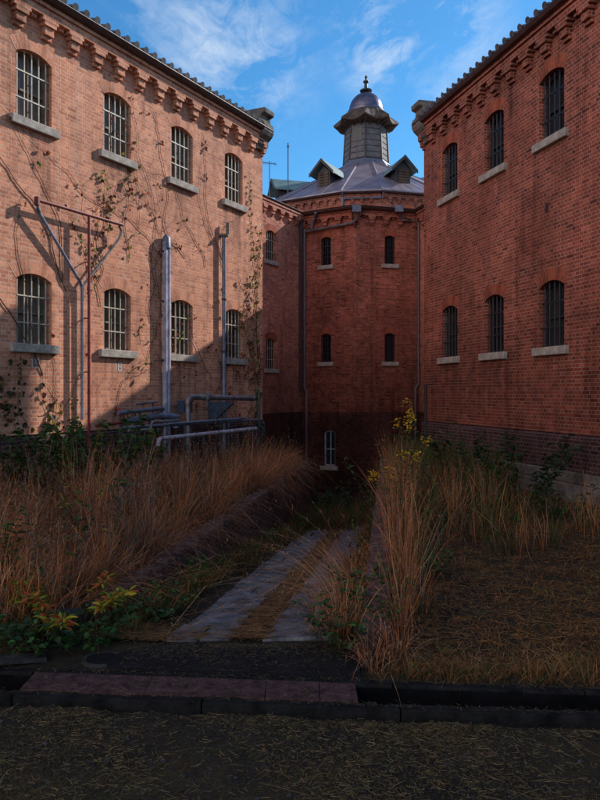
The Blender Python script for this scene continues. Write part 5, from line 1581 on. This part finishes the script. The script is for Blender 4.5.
# pebbles in the foreground
bmr = bmesh.new()
for _ in range(420):
    x_, y_, _z = fore(); s_ = random.choice((.004, .005, .006, .008, .010, .016)) 
    m4 = Matrix.Translation((x_, y_, float(ground_h(x_, y_))+s_*.3)) @ Matrix.Rotation(random.uniform(0, 6.28), 4, 'Z') @ Matrix.Diagonal((s_*random.uniform(.8, 1.5), s_, s_*.6, 1))
    bmesh.ops.create_icosphere(bmr, subdivisions=1, radius=1, matrix=m4)
me = bpy.data.meshes.new('pebbles'); bmr.to_mesh(me); bmr.free(); me.materials.append(simple('pebble_stone', (.075,.072,.075), .85, var=.6, scale=30))
o = bpy.data.objects.new('pebbles', me); col.objects.link(o); tag(o, 'small grey pebbles strewn through the straw on the near court', 'pebbles', kind='stuff')

# ------------------------------------------------------------------ sky, sun, camera
SUN = Vector((.80, .60, .605)).normalized()
world = bpy.data.worlds.new('World'); scene.world = world; world.use_nodes = True
nt = world.node_tree
for n in list(nt.nodes): nt.nodes.remove(n)
out = nt.nodes.new('ShaderNodeOutputWorld'); bg = nt.nodes.new('ShaderNodeBackground')
sky = nt.nodes.new('ShaderNodeTexSky'); sky.sky_type = 'NISHITA'; sky.sun_disc = False
sky.sun_elevation = math.asin(SUN.z); sky.sun_rotation = math.atan2(SUN.x, SUN.y)
sky.air_density = 1.0; sky.dust_density = .3; sky.ozone_density = 3.0
tc = nt.nodes.new('ShaderNodeTexCoord').outputs['Generated']
sep = nt.nodes.new('ShaderNodeSeparateXYZ'); L(nt, tc, sep.inputs[0])
# project on a high cloud plane
zz = math_(nt, 'MAXIMUM', sep.outputs[2], .08)
cb = nt.nodes.new('ShaderNodeCombineXYZ'); L(nt, math_(nt, 'DIVIDE', sep.outputs[0], zz), cb.inputs[0]); L(nt, math_(nt, 'DIVIDE', sep.outputs[1], zz), cb.inputs[1])
mp = nt.nodes.new('ShaderNodeMapping'); L(nt, cb.outputs[0], mp.inputs[0]); mp.inputs['Location'].default_value = CLOUD_OFF; mp.inputs['Scale'].default_value = (2.2, 1.1, 1); mp.inputs['Rotation'].default_value = (0, 0, .5)
c1 = N(nt, 'ShaderNodeTexNoise', Scale=1.0, Detail=10.0, Roughness=.6, Distortion=.7); L(nt, mp.outputs[0], c1.inputs['Vector'])
c2 = N(nt, 'ShaderNodeTexNoise', Scale=5.0, Detail=8.0, Roughness=.7, Distortion=1.5); L(nt, mp.outputs[0], c2.inputs['Vector'])
cl = math_(nt, 'ADD', math_(nt, 'MULTIPLY', c1.outputs['Fac'], .75), math_(nt, 'MULTIPLY', c2.outputs['Fac'], .25))
blob = None
for (u_, v_, r_, k_) in ((-.10, .50, .15, .9), (-.20, .57, .10, .5), (.115, .50, .085, 1.0), (.09, .56, .07, .8), (.22, .53, .085, .75), (.19, .44, .05, .4)):
    cc_ = Vector((u_, 1, v_)).normalized()
    dn_ = nt.nodes.new('ShaderNodeVectorMath'); dn_.operation = 'DISTANCE'; L(nt, tc, dn_.inputs[0]); dn_.inputs[1].default_value = cc_
    bb = math_(nt, 'MULTIPLY', mapr(nt, dn_.outputs['Value'], r_, r_*.25, 0, 1), k_)
    blob = bb if blob is None else math_(nt, 'MAXIMUM', blob, bb)
away = mapr(nt, sep.outputs[1], .45, .1, 0, .8)          # ordinary scattered cloud elsewhere
blob = math_(nt, 'MAXIMUM', blob, away)
cf = math_(nt, 'MULTIPLY', mapr(nt, cl, .46, .60, 0, .60), blob)
cf = math_(nt, 'ADD', cf, math_(nt, 'MULTIPLY', mapr(nt, cl, .60, .8, 0, .1), 1.0))
hs = nt.nodes.new('ShaderNodeHueSaturation'); hs.inputs['Saturation'].default_value = 1.15; L(nt, sky.outputs[0], hs.inputs['Color'])
tint = mixc(nt, 1, hs.outputs[0], SKY_TINT, 'MULTIPLY')
skyc = mixc(nt, cf, tint, CLOUD_COL)
# unseen bright fill added to the sky behind the camera for the shaded walls
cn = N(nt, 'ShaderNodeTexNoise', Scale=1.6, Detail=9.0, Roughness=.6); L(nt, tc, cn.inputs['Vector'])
back_fill = math_(nt, 'MULTIPLY', mapr(nt, sep.outputs[1], .05, -.35, 0, 1), mapr(nt, cn.outputs['Fac'], .36, .52, .35, 1))
back_fill = math_(nt, 'MULTIPLY', back_fill, math_(nt, 'MULTIPLY', mapr(nt, sep.outputs[2], .8, .4, 0, 1), mapr(nt, sep.outputs[0], .15, -.50, .03, 1)))
skyc = mixc(nt, back_fill, skyc, BACK_FILL)
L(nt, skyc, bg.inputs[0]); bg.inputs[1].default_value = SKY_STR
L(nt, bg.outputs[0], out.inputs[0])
sl = bpy.data.lights.new('sun', 'SUN'); sl.energy = 5.0; sl.angle = R(.5); sl.color = (1, .95, .89)
so = bpy.data.objects.new('sun', sl); col.objects.link(so); so.rotation_euler = (-SUN).to_track_quat('-Z', 'Y').to_euler()
cam = bpy.data.cameras.new('camera'); cam.sensor_width = 36; cam.lens = 31.5; cam.shift_y = -8/800; cam.clip_end = 3000; cam.clip_start = .05
co = bpy.data.objects.new('camera', cam); col.objects.link(co); co.location = (0, 0, EYE); co.rotation_euler = (R(90), 0, 0)
scene.camera = co
scene.view_settings.view_transform = 'Standard'; scene.view_settings.look = 'None'; scene.view_settings.exposure = 0
